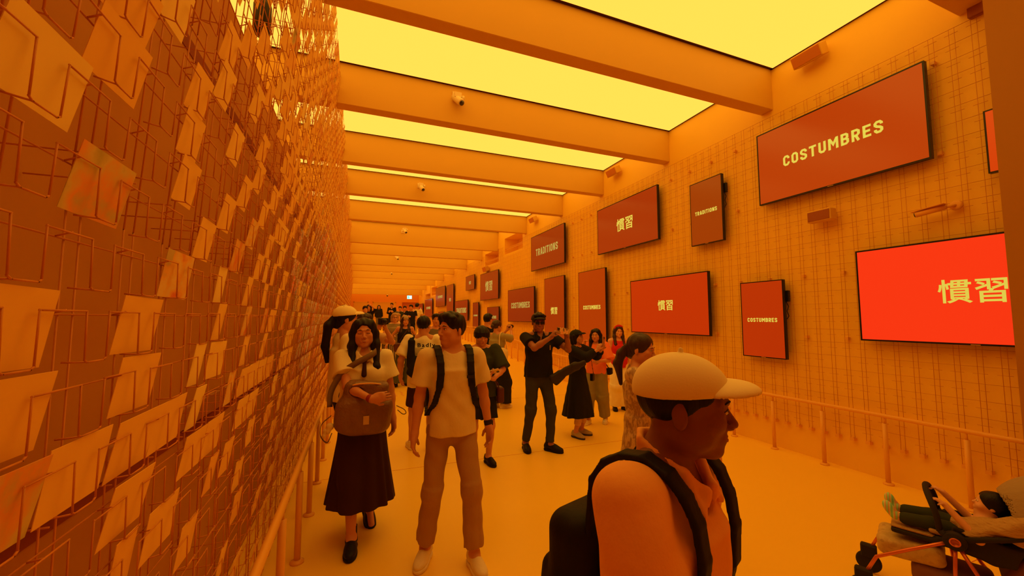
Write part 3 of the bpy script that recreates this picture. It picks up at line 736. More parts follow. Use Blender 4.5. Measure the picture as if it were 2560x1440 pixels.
# ---------------- people ----------------
SKIN=mat('skin_tone',(.62,.29,.15),.5,noise=(30,.04),spec=.35)
SKIND=mat('skin_tone_tanned',(.34,.13,.06),.48,noise=(30,.04),spec=.35)
SKINL=mat('skin_tone_light',(.76,.42,.25),.5,noise=(30,.04),spec=.35)
HAIR=mat('black_hair',(.007,.0045,.003),.45,bump=((260,260,14),.5,.003),spec=.28)
HAIRB=mat('brown_hair',(.035,.013,.006),.45,bump=((260,260,14),.6,.004),spec=.5)
HAIRG=mat('light_blond_hair',(.42,.26,.10),.5,bump=((260,260,14),.6,.004))
EYEW=mat('eye_white',(.75,.68,.55),.25); IRIS=mat('dark_iris',(.012,.006,.004),.15); LIP=mat('lip_skin',(.42,.10,.06),.45)
_cl={}
def cloth(name,col,rough=.85,b=1.0):
    if name not in _cl: _cl[name]=mat(name,col,rough,noise=(14,.07),bump=((70,70,45),.22*b,.006),spec=.2)
    return _cl[name]
def two_bone(a,t,l1,l2,pole):
    a=np.asarray(a,float);t=np.asarray(t,float); d=t-a; L=min(np.linalg.norm(d),(l1+l2)*.999); u=nrm(d); t=a+u*L
    x=(l1*l1-l2*l2+L*L)/(2*L); h=math.sqrt(max(l1*l1-x*x,0)); p=np.asarray(pole,float); p=nrm(p-u*(p@u)); return a+u*x+p*h,t
def person(x,y,face,H,label,res=.009,P=None,L=None,skin=None,group=None):
    """face: direction the chest points to (dx,dy). All inner sizes are for a height of 1.7 m."""
    P=P or {}; L=L or {}; s=H/1.7; skin=skin or SKIN; fem=L.get('fem',False)
    rz=math.atan2(-face[0],face[1]); z0=floor_z(y)
    root=empty('person',(x,y,z0),rz,label,'person',group)
    fr_=min(res,L.get('headres',res*.62))
    # ---- skeleton
    hipw=.085; shw=.165 if fem else .182
    tw=P.get('twist',0); lean=P.get('lean',0); side=P.get('side',0); pz=P.get('pz',0); pe=V3(P.get('px',0),P.get('py',0),pz)
    RT=rotz(tw)@rotx(-lean)@roty(side)
    def up(p): p=np.asarray(p,float); return pe+V3(0,0,.95)+RT@(p-V3(0,0,.95))
    hips=[pe+V3(sg*hipw,0,.89) for sg in (1,-1)]
    ank=[V3(*P.get('rf',(.10,.0,.085))),V3(*P.get('lf',(-.10,.0,.085)))]
    toe=[nrm(V3(*P.get('rt',(.25,1,0)))),nrm(V3(*P.get('lt',(-.25,1,0))))]
    knee=[]
    for i in range(2):
        kn,an=two_bone(hips[i],ank[i],.42,.41,V3((.1,-.1)[i],1,0)+.4*toe[i]); knee.append(kn); ank[i]=an
    sho=[up((sg*shw,-.01,1.395+(P.get('shr',0) if sg>0 else P.get('shl',0)))) for sg in (1,-1)]
    wr=[P.get('rh'),P.get('lh')]; elb=[]
    wr=[V3(*w_) if w_ is not None else sho[i]+RT@V3((.07,-.07)[i],.05,-.52) for i,w_ in enumerate(wr)]
    pol=[V3(*P.get('rp',(.5,-1,-.1))),V3(*P.get('lp',(-.5,-1,-.1)))]
    for i in range(2):
        e,t=two_bone(sho[i],wr[i],.275,.245,pol[i]); elb.append(e); wr[i]=t
    hy,hp,hr=P.get('head',(0,0,0)); nb=up((0,-.02,1.43)); RH=RT@rotz(hy)@rotx(-hp)@roty(hr)
    hc=nb+RT@V3(0,.012+P.get('nf',0),.03-.4*P.get('nf',0))+RH@V3(0,.012,.125)
    Hd=lambda *q: hc+RH@V3(*q)
    # ---- body
    pts=np.array([*hips,*ank,*knee,*sho,*wr,*elb,hc,hc+V3(0,0,.13)]); lo=pts.min(0)-.16; hi=pts.max(0)+.16; lo[2]=-.02; hi[2]=hc[2]+.17
    vis=L.get('cutbelow',None)
    fine=([(hc[0]-.11,hc[0]+.11,fr_)]+[(w_[0]-.12,w_[0]+.12,max(fr_,res*.7)) for w_ in wr],[(hc[1]-.14,hc[1]+.14,fr_)],[(hc[2]-.14,hc[2]+.14,fr_)])
    def W(V,name,material,parent=root,smooth=True):
        v,f=V.mesh()
        if len(v)==0: return None
        return mesh_obj(name,v*s,f,material,parent,smooth)
    fs=.88 if fem else 1.0; wd=L.get('build',1.0)
    B=Vol(lo,hi,res,fine)
    bare=L.get('bare',False)
    B.ell(up((0,0,.94)),(.145*wd,.100,.12),RT); B.ell(up((0,0,1.1)),(.12*wd,.088,.17),RT,.05); B.ell(up((0,.0,1.27)),((.145 if fem else .155)*wd,.10,.165),RT,.05)
    B.cap(up((-shw+.03,-.01,1.385)),up((shw-.03,-.01,1.385)),.05,.05,.05); B.cap(up((0,-.02,1.40)),hc+RH@V3(0,-.022,-.06),.062*fs,.054*fs,.03)
    for i,sg in enumerate((1,-1)):
        B.cap(up((sg*.03,-.02,1.44)),sho[i],.035,.045,.04)
        B.cap(sho[i],elb[i],.049*fs*wd,.038*fs*wd,.03); B.cap(elb[i],elb[i]+(wr[i]-elb[i])*.35,.038*fs*wd,.038*fs*wd,.02); B.cap(elb[i]+(wr[i]-elb[i])*.3,wr[i],.037*fs*wd,.025*fs,.02)
        lw=.86 if (L.get('bottom') and L['bottom'][0] in('trousers','wide')) else 1.0
        B.cap(hips[i],knee[i],.078*wd*lw,.053*wd*lw,.04); kn,an=knee[i],ank[i]
        B.cap(kn,an,.05*wd*lw,.034,.03); m=kn+(an-kn)*.3+V3(0,-.018,0); B.ell(m,(.046*lw,.05*lw,.10),I3,.03)
        B.cap(an,an+toe[i]*.13+V3(0,0,-.045),.035,.028,.02); B.cap(an,an-toe[i]*.03+V3(0,0,-.04),.033,.032,.02)
        hand(B,wr[i],elb[i],P.get(('rhd','lhd')[i]),sg,max(1.0,res/.0085)*fs*1.02,RT)
    head_sdf(B,Hd,RH,fem,fr_)
    body=W(B,'body',skin)
    # ---- face pieces
    if L.get('face',res<.011):
        ez=.002
        for sg in (1,-1):
            if not L.get('shut'):
                mb=MB(); c=Hd(sg*.031,.0782,ez); mb.lathe([(.0005,-.0060),(.0068,-.0052),(.0105,-.0032),(.0125,0),(.0105,.0032),(.0068,.0052),(.0005,.0060)],16,c=c*s)
                e=mb.build('eye',EYEW,root,True)
                c=Hd(sg*.031+.001,.0865,ez); mb=MB(); mb.lathe([(.0005,.0046),(.004,.0036),(.0052,.001),(.0052,-.003)],12,R=Matrix((RH@rotx(-math.pi/2)).tolist()),c=c*s); mb.build('iris',IRIS,e,True)
            mb=MB(); mb.tube([Hd(sg*.014,.094,ez+.020)*s,Hd(sg*.028,.093,ez+.025)*s,Hd(sg*.046,.082,ez+.021)*s],[.0022*s,.0030*s,.0016*s],6); mb.build('eyebrow',L.get('hairm',HAIR),root,True)
            mb=MB(); zc=.005 if not L.get('shut') else -.003; mb.tube([Hd(sg*.018,.0865,zc)*s,Hd(sg*.031,.0905,zc+.0035-(.005 if L.get('shut') else 0))*s,Hd(sg*.045,.080,zc)*s],.0016*s,6); mb.build('eyelash_line',IRIS,root,True)
        mo=.006 if L.get('mouth') else .0025
        VL=Vol(Hd(0,.09,-.062)-.05,Hd(0,.09,-.062)+.05,.0028)
        for z_,r_ in ((mo*.5+.0028,.0030),(-mo*.5-.0036,.0042)):
            VL.cap(Hd(-.0245,.0815,-.0615),Hd(-.008,.0905,-.062+z_),.0018,r_,.003); VL.cap(Hd(-.008,.0905,-.062+z_),Hd(.008,.0905,-.062+z_),r_,r_,.003); VL.cap(Hd(.0245,.0815,-.0615),Hd(.008,.0905,-.062+z_),.0018,r_,.003)
        W(VL,'lips',LIP)
        if L.get('mouth'): 
            mb=MB(); mb.tube([Hd(-.013,.0905,-.062)*s,Hd(.013,.0905,-.062)*s],.0038*s,6); mb.build('teeth',EYEW,root,True)
    hair_make(root,W,Hd,RH,hc,L,fr_,up,s)
    # ---- clothes
    top=L.get('top'); bot=L.get('bottom')
    if bot: 
        bl,bm=bot[0],bot[1]; mm=cloth(*bm) if isinstance(bm,tuple) else bm
        lo2=lo.copy(); hi2=hi.copy(); hi2[2]=1.18+pz; lo2[:2]-=.12; hi2[:2]+=.12
        T=Vol(lo2,hi2,res)
        rad=bot[2] if len(bot)>2 else {}
        if bl in('trousers','shorts','wide'):
            a0,k0,n0=(.093,.070,.058) if bl!='wide' else (.12,.125,.13)
            a0,k0,n0=rad.get('r',(a0,k0,n0))
            T.ell(pe+V3(0,-.01,.93),(.158*wd,.113,.14),RT,.03); T.cone(pe+V3(0,0,.90),up((0,0,1.06)),(.152*wd,.112),(.138*wd,.10),I3,.04)
            for i in range(2):
                if bl=='shorts':
                    e=hips[i]+(knee[i]-hips[i])*rad.get('len',.8); T.cone(hips[i],e,(a0,a0),(.098,.098),I3,.05,fold=(5,.03))
                else:
                    T.cap(hips[i],knee[i],a0*wd,k0*wd,.05); e=ank[i]+(knee[i]-ank[i])*rad.get('hem',.06)
                    T.cone(knee[i]+(hips[i]-knee[i])*.12,e,(k0*wd,k0*wd),(n0,n0),I3,.04,fold=(4,.04))
            T.wrinkle(rad.get('wr',.0035),seed=x)
        elif bl=='skirt':
            ln=rad.get('len',.62); e=(hips[0]+hips[1])/2*V3(1,1,0)*1.0; c2=(ank[0]+ank[1])/2; hb=V3((e[0]+c2[0])/2,(e[1]+c2[1])/2,1.05-ln+pz)
            T.cone(up((0,0,1.06)),hb,(.135*wd,.10),rad.get('hem',(.27,.22)),RT,.03,fold=rad.get('fold',(9,.05)))
            for i in range(2): T.cap(hips[i],knee[i],.085,.085,.04); T.cap(knee[i],(knee[i]+ank[i])/2,.08,.07,.04,clips=[(hb,(0,0,-1))])
            T.cut(hb,(0,0,-1))
            T.cone(up((0,0,1.0)),hb-V3(0,0,.02),(.10,.07),tuple(np.array(rad.get('hem',(.27,.22)))-.022),RT,.0,fold=rad.get('fold',(9,.05)),op='sub',clips=[((0,0,1.05-ln*.45),(0,0,1))])
        T.cut(up((0,0,rad.get('topz',1.055))),RT@V3(0,0,1))
        W(T,bl if bl!='wide' else 'trousers',mm)
    if top:
        tl,tm=top[0],top[1]; mm=cloth(*tm) if isinstance(tm,tuple) else tm; o=top[2] if len(top)>2 else {}
        lo3=lo.copy(); hi3=hi.copy(); lo3[2]=o.get('hem',.84)-.08; hi3[2]=max(up((0,0,1.5))[2],max(e[2] for e in elb)+.1)+.05; lo3[:2]-=.05; hi3[:2]+=.05
        if tl=='dress': lo3[2]=o.get('hem',.5)-.06; lo3[:2]-=.12; hi3[:2]+=.12
        T=Vol(lo3,hi3,res); ls=o.get('loose',1.0); hem=o.get('hem',.84)
        T.ell(up((0,0,1.26)),(.168*wd,.118,.17),RT,.05); T.cap(up((-shw+.03,-.01,1.375)),up((shw-.03,-.01,1.378)),.061,.061,.05)
        if fem: 
            for sg in (1,-1): T.ell(up((sg*.07,.075,1.25)),(.06,.05,.06),RT,.05)
        T.cap(up((0,-.02,1.40)),up((0,-.015,1.45)),.075,.064,.04)
        h=V3(0,0,hem)
        if tl=='dress' and hem<.5:
            for i in range(2): T.cap(hips[i],knee[i],.085,.085,.04)
        if tl=='dress': T.cone(up((0,0,1.3)),up((0,0,1.02)),(.155*wd,.115),(.14*wd,.105),RT,.05); T.cone(up((0,0,1.06)),pe*V3(1,1,0)+h,(.145*wd,.11),o.get('hemr',(.24,.2)),RT,.05,fold=o.get('fold',(8,.04)))
        else: T.cone(up((0,0,1.3)),up((0,0,hem)) if hem>.8 else pe*V3(1,1,0)+h,(.165*wd,.12),(.188*wd*ls,.146*ls),RT,.05,fold=(6,.02))
        sl=o.get('sleeve',.62)
        if sl>0:
            for i in range(2):
                r0,r1=o.get('slr',(.063,.071))
                if sl<=1: 
                    e=sho[i]+(elb[i]-sho[i])*sl; T.cap(sho[i],e,r0,r1,.04,clips=[(e,elb[i]-sho[i])])
                else:
                    T.cap(sho[i],elb[i],r0,r1*.9,.04); e=elb[i]+(wr[i]-elb[i])*(sl-1); T.cap(elb[i],e,r1*.9,r1*.7,.03,clips=[(e,wr[i]-elb[i])])
        # neckline
        nk=o.get('neck','crew')
        if nk=='crew': T.ell(up((0,.045,1.475)),(.07,.075,.05),RT@rotx(.35),.012,'sub')
        elif nk=='v': T.ell(up((0,.085,1.44)),(.045,.07,.10),RT,.01,'sub')
        elif nk=='wide': T.ell(up((0,.03,1.48)),(.095,.09,.075),RT,.012,'sub')
        elif nk=='tank':
            T.ell(up((0,.02,1.46)),(.085,.12,.075),RT,.01,'sub')
            for sg in (1,-1): T.ell(up((sg*(shw+.035),0,1.36)),(.07,.14,.11),RT,.01,'sub')
        T.cut(up((0,0,1.475)),RT@V3(0,-.25,1)); T.cut((0,0,hem),(0,0,-1))
        T.wrinkle(o.get('wr',.004),seed=x*3+1)
        nm={'tee':'t_shirt','polo':'polo_shirt','blouse':'blouse','tank':'tank_top','dress':'dress','long':'long_sleeved_top','shirt':'shirt'}[tl]
        W(T,nm,mm)
        if o.get('collar'):
            cm=cloth(*o['collar']) if isinstance(o['collar'],tuple) else (o['collar'] if o['collar'] is not True else mm); T=Vol(up((0,0,1.47))-.14,up((0,0,1.47))+.14,min(res,.006))
            for sg in (1,-1):
                p=[up((0,-.080,1.488)),up((sg*.052,-.055,1.484)),up((sg*.068,-.005,1.468)),up((sg*.054,.055,1.435)),up((sg*.022,.094,1.398))]
                for a_,b_ in zip(p[:-1],p[1:]):
                    for dz in (0,-.014,-.026): T.cap(a_+V3(0,0,dz),b_+V3(0,0,dz),.0085,.0085,.004)
                T.cap(p[-1],up((sg*.058,.100,1.360)),.010,.006,.015); T.cap(p[-2],up((sg*.058,.100,1.360)),.011,.006,.015)
            W(T,'collar',cm)
    sh=L.get('shoes',(('black_shoe_leather',(.012,.010,.009),.5),('black_sole',(.01,.008,.008),.6)))
    if sh:
        for i in range(2):
            an=ank[i]; t=toe[i]; r=V3(t[1],-t[0],0); Rf=np.stack([r,t,V3(0,0,1)],1) if abs(t[2])<.02 else np.stack([nrm(np.cross(t,V3(0,0,1))),t,np.cross(nrm(np.cross(t,V3(0,0,1))),t)],1)
            upv=Rf[:,2]; g=an-upv*.078
            T=Vol(g-.24,g+.27,max(.005,res*.75))
            T.ell(g+t*-.035+upv*.045,(.040,.052,.052),Rf,.03); T.ell(g+t*.10+upv*.030,(.046,.085,.034),Rf,.03); T.ell(g+t*.04+upv*.05,(.037,.075,.042),Rf,.03)
            T.cone(g+upv*.05+t*-.015,g+upv*(.10 if not L.get('boot') else .16)+t*-.018,(.040,.046),(.040,.042),Rf,.02)
            T.cut(g+upv*.012,-upv); T.ell(g+upv*(.13 if not L.get('boot') else .20)+t*-.015,(.030,.034,.035),Rf,.005,'sub')
            o=W(T,'shoe',cloth(*sh[0]) if isinstance(sh[0],tuple) else sh[0])
            T=Vol(g-.24,g+.27,max(.005,res*.75)); T.ell(g+t*-.03+upv*.008,(.044,.058,.04),Rf,.01); T.ell(g+t*.095+upv*.008,(.050,.092,.04),Rf,.02); T.ell(g+t*.03+upv*.008,(.042,.09,.04),Rf,.02); T.cut(g+upv*.020,upv); T.cut(g-upv*.006,-upv)
            so=W(T,'sole',cloth(*sh[1]) if isinstance(sh[1],tuple) else sh[1],o)
            if L.get('laces'):
                mb=MB()
                for q in range(4): mb.tube([(g+t*(.035+.022*q)+upv*(.088-.0085*q)-Rf[:,0]*.022)*s,(g+t*(.04+.022*q)+upv*(.096-.0085*q))*s,(g+t*(.035+.022*q)+upv*(.088-.0085*q)+Rf[:,0]*.022)*s],.0028*s,6)
                mb.build('laces',sh[1] if not isinstance(sh[1],tuple) else cloth(*sh[1]),o,True)
    info=dict(root=root,up=up,Hd=Hd,RH=RH,RT=RT,wr=wr,elb=elb,sho=sho,hips=hips,knee=knee,ank=ank,s=s,rz=rz,loc=V3(x,y,z0),W=W,hc=hc,pe=pe,toe=toe)
    return info
def hand(B,w,e,spec,sg,k,RT):
    """spec: (finger direction, palm direction, curl 0..1)"""
    fd=nrm(w-e)
    if spec is None: d=fd; pn=RT@V3(-sg,.25,0); curl=.35
    else: d=nrm(V3(*spec[0])); pn=V3(*spec[1]); curl=spec[2]
    pn=nrm(pn-d*(pn@d)); t=np.cross(d,pn)*(-sg); # thumb side
    R=np.stack([t,d,pn],1)
    B.ell(w+d*.048,(.041*k**.5,.052,.0165*k),R,.018); B.box(w+d*.055,(.036*k**.5,.034,.011*k),.010,R,.012)
    B.cap(w,w+d*.03,.024,.022,.02)
    for q,(o,l) in enumerate(((.028,.070),(.0095,.078),(-.0095,.073),(-.027,.058))):
        b=w+d*(.086-abs(o)*.25)+t*o; c=curl*(1+.12*q); r=.0084*k if q<3 else .0074*k
        d1=d*math.cos(c*.9)+pn*math.sin(c*.9)+t*o*1.2; d2=d*math.cos(c*2.1)+pn*math.sin(c*2.1); d3=d*math.cos(c*3.0)+pn*math.sin(c*3.0)
        p1=b+nrm(d1)*l*.46; p2=p1+nrm(d2)*l*.32; p3=p2+nrm(d3)*l*.25
        B.cap(b-d*.02,p1,r*1.1,r,.006); B.cap(p1,p2,r,r*.93,.003); B.cap(p2,p3,r*.93,r*.82,.003)
    b=w+d*.022+t*.028; p1=b+nrm(d*.62+t*.62+pn*.45)*.036; p2=p1+nrm(d*.9+t*.15+pn*(.3+curl*.5))*.030
    B.cap(b,p1,.0125*k,.0105*k,.012); B.cap(p1,p2,.0102*k,.0084*k,.003)
def head_sdf(B,Hd,RH,fem,r):
    B.ell(Hd(0,-.012,.028),(.075,.094,.087),RH,.02); B.ell(Hd(0,.020,-.035),(.060,.068,.078),RH,.03)
    B.ell(Hd(0,.062,-.095),(.026,.024,.021),RH,.025)
    for sg in (1,-1):
        B.ell(Hd(sg*.050,.012,-.060),(.016,.040,.026),RH,.03)
        B.ell(Hd(sg*.038,.062,-.022),(.024,.022,.020),RH,.025)
        B.ell(Hd(sg*.077,-.014,-.010),(.007,.018,.030),RH@rotz(-sg*.35),.006); 
        B.ell(Hd(sg*.032,.098,.003),(.019,.014,.0115),RH,.012,'sub')
        B.ell(Hd(sg*.031,.0745,.002),(.0165,.0128,.0125),RH,.006)
        B.cap(Hd(sg*.012,.088,.022),Hd(sg*.045,.074,.022),.009,.007,.015)
    B.cap(Hd(0,.086,.004),Hd(0,.106,-.030),.0075,.0105,.010)
    for sg in (1,-1): B.ell(Hd(sg*.012,.096,-.036),(.0085,.011,.0075),RH,.006)
    B.ell(Hd(0,.078,-.062),(.028,.014,.017),RH,.016)
def hair_make(root,W,Hd,RH,hc,L,res,up,s):
    st=L.get('hair','short'); hm=L.get('hairm',HAIR)
    if st=='none': return
    res=max(res,.0045)
    down={'long':.55,'pony':.4,'mid':.34}.get(st,.2)
    T=Vol(hc-V3(.22,.24,down),hc+V3(.22,.22,.17),res)
    T.ell(Hd(0,-.014,.034),(.087,.106,.096) if st not in('crop','short') else (.084,.104,.096) if st=='short' else (.080,.099,.091),RH,.0)
    if st=='short':
        for q in range(10):
            a=q*2.4; r_=.012+.0065*q; T.ell(Hd(r_*math.cos(a),.01+r_*1.2*math.sin(a),.118-.004*q),(.026,.030,.020),RH@rotz(a),.012)
    if st=='bowl': T.ell(Hd(0,-.01,.030),(.098,.108,.088),RH,.02); T.cone(Hd(0,-.015,.05),Hd(0,-.005,-.012),(.09,.105),(.097,.110),RH,.02)
    if st=='volume': 
        for q in range(9): a=q*.7; T.ell(Hd(.055*math.cos(a),-.01+.065*math.sin(a),.075),(.04,.045,.04),RH,.02)
    if st in('short','volume'):
        T.cap(Hd(-.03,.055,.085),Hd(.04,.06,.085),.034,.032,.02)
    # open the face
    if st=='bowl': T.cut(Hd(0,.0,-.022),RH@V3(0,.0,-1)); T.ell(Hd(0,.11,-.055),(.078,.085,.075),RH,.008,'sub')
    else:
        T.ell(Hd(0,.105,-.020),(.066,.085,.088 if st!='short' else .082),RH,.012,'sub')
        if st in('short','volume','buzz'):
            T.cut(Hd(0,.02,-.035),RH@V3(0,.55,-1)); 
            for sg in (1,-1): T.ell(Hd(sg*.088,.045,-.025),(.030,.055,.050),RH,.008,'sub')
    if st in('long','mid'):
        ln=.40 if st=='long' else .22; ln=L.get('hairlen',ln)
        for sg in (1,-1):
            a=Hd(sg*.078,.0,.0); b=Hd(sg*.088,.012,-.10); c=up((sg*.088,.085,1.46-ln*.35)); d=up((sg*.076,.115,1.47-ln))
            for (p,q,r0,r1) in ((Hd(sg*.055,.03,.075),a,.032,.033),(a,b,.033,.034),(b,c,.034,.027),(c,d,.027,.003)): T.cap(p,q,r0,r1,.03)
            T.cap(Hd(sg*.05,-.06,0),up((sg*.06,-.09,1.46-ln*.6)),.045,.03,.03)
        T.cap(Hd(0,-.07,.0),up((0,-.11,1.46-ln*.6)),.06,.04,.03)
    elif st=='bob':
        for sg in (1,-1): T.cap(Hd(sg*.07,-.01,.02),Hd(sg*.078,.0,-.085),.034,.026,.02); T.cap(Hd(sg*.04,-.06,.0),Hd(sg*.045,-.06,-.09),.05,.04,.03)
    elif st=='pony':
        T.cap(Hd(0,-.05,-.03),Hd(0,-.08,-.05),.05,.04,.03); pts=[Hd(0,-.12,-.0),Hd(0,-.155,-.06),up((.0,-.17,L.get('pe',1.18)+.16)),up((.0,-.15,L.get('pe',1.18)))]
        for a_,b_,r0,r1 in ((pts[0],pts[1],.026,.038),(pts[1],pts[2],.038,.036),(pts[2],pts[3],.036,.014)): T.cap(a_,b_,r0,r1,.015)
    elif st=='bun': T.ell(Hd(0,-.115,.0),(.04,.035,.04),RH,.012)
    elif st=='crop': T.cut(Hd(0,-.05,-.045),RH@V3(0,.7,-1))
    elif st=='nape': T.cut(Hd(0,0,-.085),RH@V3(0,0,-1))
    if st not in('long','mid','pony','bob'): T.cut(Hd(0,-.05,-.088),RH@V3(0,.2,-1))
    T.wrinkle(.0028,(150,120,10),seed=hc[0]*9+1)
    W(T,'hair',hm)
def wear_cap(I,m,bm=None,name='cap',brim=True,back=False,res=.005,puff=1.0):
    T=Vol(I['hc']-.26,I['hc']+.26,res); RH,Hd=I['RH'],I['Hd']
    T.ell(Hd(0,-.012,.040),(.094*puff,.112*puff,.090*puff),RH,.0); T.ell(Hd(0,-.012,.034),(.082*puff,.100*puff,.080*puff),RH,.004,'sub'); T.cut(Hd(0,0,.034),RH@V3(0,.10,-1))
    T.cap(Hd(0,-.01,.132*puff),Hd(0,-.01,.137*puff),.006,.006,.004)
    o=I['W'](T,name,m)
    if brim:
        T=Vol(I['hc']-.28,I['hc']+.28,min(res,.0042))
        # curved peak
        T.ell(Hd(0,.076,.040),(.078,.088,.032),RH@rotx(.14),.0); T.ell(Hd(0,.070,.023),(.088,.103,.033),RH@rotx(.14),.003,'sub'); T.ell(Hd(0,-.012,.036),(.088,.108,.088),RH,.003,'sub')
        I['W'](T,'peak',bm or m,o)
    return o
def smooth_path(P,n=5):
    P=[np.asarray(p,float) for p in P]; out=[]
    Q=[2*P[0]-P[1]]+P+[2*P[-1]-P[-2]]
    for i in range(1,len(Q)-2):
        for k in range(n):
            t=k/n; a,b,c,d=Q[i-1:i+3]; out.append(tuple(.5*((2*b)+(c-a)*t+(2*a-5*b+4*c-d)*t*t+(3*b-a-3*c+d)*t**3)))
    return out+[tuple(P[-1])]
def held(name,I,V,material,label,cat,group=None,smooth=True):
    """a separate thing, modelled in its holder's coordinates, standing at its own base"""
    v,f=V.mesh() if isinstance(V,Vol) else (np.array(V.v),V.f)
    v=v*(I['s'] if isinstance(V,Vol) else 1); Rz=rotz(I['rz']); wv=v@Rz.T+I['loc']; b=V3((wv[:,0].min()+wv[:,0].max())/2,(wv[:,1].min()+wv[:,1].max())/2,wv[:,2].min())
    o=mesh_obj(name,(wv-b)@Rz,f,material,None,smooth); o.location=b; o.rotation_euler=(0,0,I['rz']); o['label']=label; o['category']=cat
    if group: o['group']=group
    o['_b']=[float(q) for q in b]
    return o
def sub(o,I,V,name,material,smooth=True):
    """part of a held thing, given in the same coordinates"""
    v,f=V.mesh() if isinstance(V,Vol) else (np.array(V.v),V.f); v=v*(I['s'] if isinstance(V,Vol) else 1); Rz=rotz(I['rz']); b=np.array(o['_b'])
    return mesh_obj(name,(v@Rz.T+I['loc']-b)@Rz,f,material,o,smooth)
def phone(I,c,ax,up_,material,label,size=(.075,.155),cat='phone'):
    """flat phone centred at c (person coordinates), screen normal ax, long side up_"""
    s=I['s']; n=nrm(V3(*ax)); u=nrm(V3(*up_)-n*(V3(*up_)@n)); r=np.cross(u,n); R=Matrix(np.stack([r,n,u],1).tolist())
    mb=MB().box((-size[0]/2,-.0045,-size[1]/2),(size[0]/2,.0045,size[1]/2),R=R,c=np.asarray(c)*s,bev=.003)
    o=held('phone',I,mb,material,label,cat,smooth=False)
    mb=MB().box((-size[0]/2+.006,-.0105,size[1]/2-.036),(-size[0]/2+.036,-.004,size[1]/2-.006),R=R,c=np.asarray(c)*s,bev=.003); sub(o,I,mb,'camera_bump',M['lens'],False)
    mb=MB().box((-size[0]/2+.003,.0044,-size[1]/2+.003),(size[0]/2-.003,.0055,size[1]/2-.003),R=R,c=np.asarray(c)*s); sub(o,I,mb,'display',M['lens'],False)
    return o
C={'cream':('cream_cotton',(.84,.76,.48)),'white':('white_cotton',(.90,.85,.60)),'tan':('sand_cotton_tee',(.76,.64,.36)),'black':('black_cotton',(.014,.013,.012)),'dbrown':('dark_brown_cloth',(.045,.016,.008)),
 'khaki':('khaki_twill',(.42,.25,.11)),'olive':('olive_cloth',(.13,.12,.05)),'dgreen':('dark_green_cotton',(.035,.045,.022)),'denim':('washed_black_denim',(.045,.045,.030)),'greyg':('grey_green_cotton',(.36,.33,.17)),
 'orange':('coral_orange_cotton',(.86,.22,.07)),'fgorange':('bright_orange_polo_cloth',(.95,.50,.15)),'grey':('grey_cotton',(.16,.14,.10)),'sagegreen':('green_grey_trouser_cloth',(.16,.17,.09)),'red':('red_lace_cloth',(.65,.03,.015))}
S_W=(('white_leather',(.82,.74,.55),.5),('white_rubber',(.84,.78,.6),.55))
S_B=(('black_shoe_leather',(.012,.010,.009),.5),('black_sole',(.01,.008,.008),.6))
# 1 woman walking, front left
I=person(0.05,3.42,(.05,-1),1.67,'woman in cream blouse and long dark skirt hugging a large brown bag',.0065,
 P=dict(rf=(.065,.17,.085),lf=(-.085,-.22,.12),rt=(.1,1,-.0),lt=(-.1,.9,-.42),rh=(-.04,.335,1.115),rp=(1,-.15,-.8),rhd=((-.95,.25,.22),(-.1,-.9,-.2),.45),lh=(-.245,-.03,.87),lp=(-.6,-.8,0),head=(-.05,-.05,.04),side=.0),
 L=dict(fem=True,face=True,hair='long',mouth=True,shut=True,top=('blouse',C['cream'],dict(hem=.95,sleeve=.62,slr=(.064,.090),neck='v',collar=True,loose=1.0,wr=.005)),
 bottom=('skirt',C['dbrown'],dict(len=.78,hem=(.25,.24),fold=(10,.055))),shoes=S_B,boot=True))
WI=I
# dark neck ribbon
T=Vol(I['up']((0,.1,1.3))-.14,I['up']((0,.1,1.3))+.16,.005); up=I['up']
T.cap(up((0,.105,1.395)),up((.005,.140,1.27)),.011,.020,.01); T.ell(up((0,.112,1.385)),(.024,.012,.018),I3,.01); I['W'](T,'neck_ribbon',cloth(*C['dbrown']))
T=Vol(I['wr'][0]-.06,I['wr'][0]+.06,.004); d=nrm(I['wr'][0]-I['elb'][0]); T.cap(I['wr'][0]-d*.018,I['wr'][0]-d*.012,.030,.030,.0); I['W'](T,'wrist_band',mat('dark_red_band',(.30,.03,.015),.6))
BAG=mat('brown_nylon',(.22,.11,.045),.38,noise=(20,.1),bump=((26,26,26),.5,.02),spec=.5)
BAGD=mat('olive_brown_webbing',(.20,.125,.05),.6,bump=((200,200,200),.4,.003))
T=Vol((-.38,.0,.70),(.38,.45,1.35),.008)
Rb=roty(-.08)
T.box((.0,.185,.975),(.205,.085,.125),.07,Rb,.05); T.box((-.01,.175,1.13),(.165,.065,.10),.05,Rb,.05); T.ell((.02,.225,.93),(.17,.06,.10),Rb,.04)
T.wrinkle(.006,(26,20,30),2)
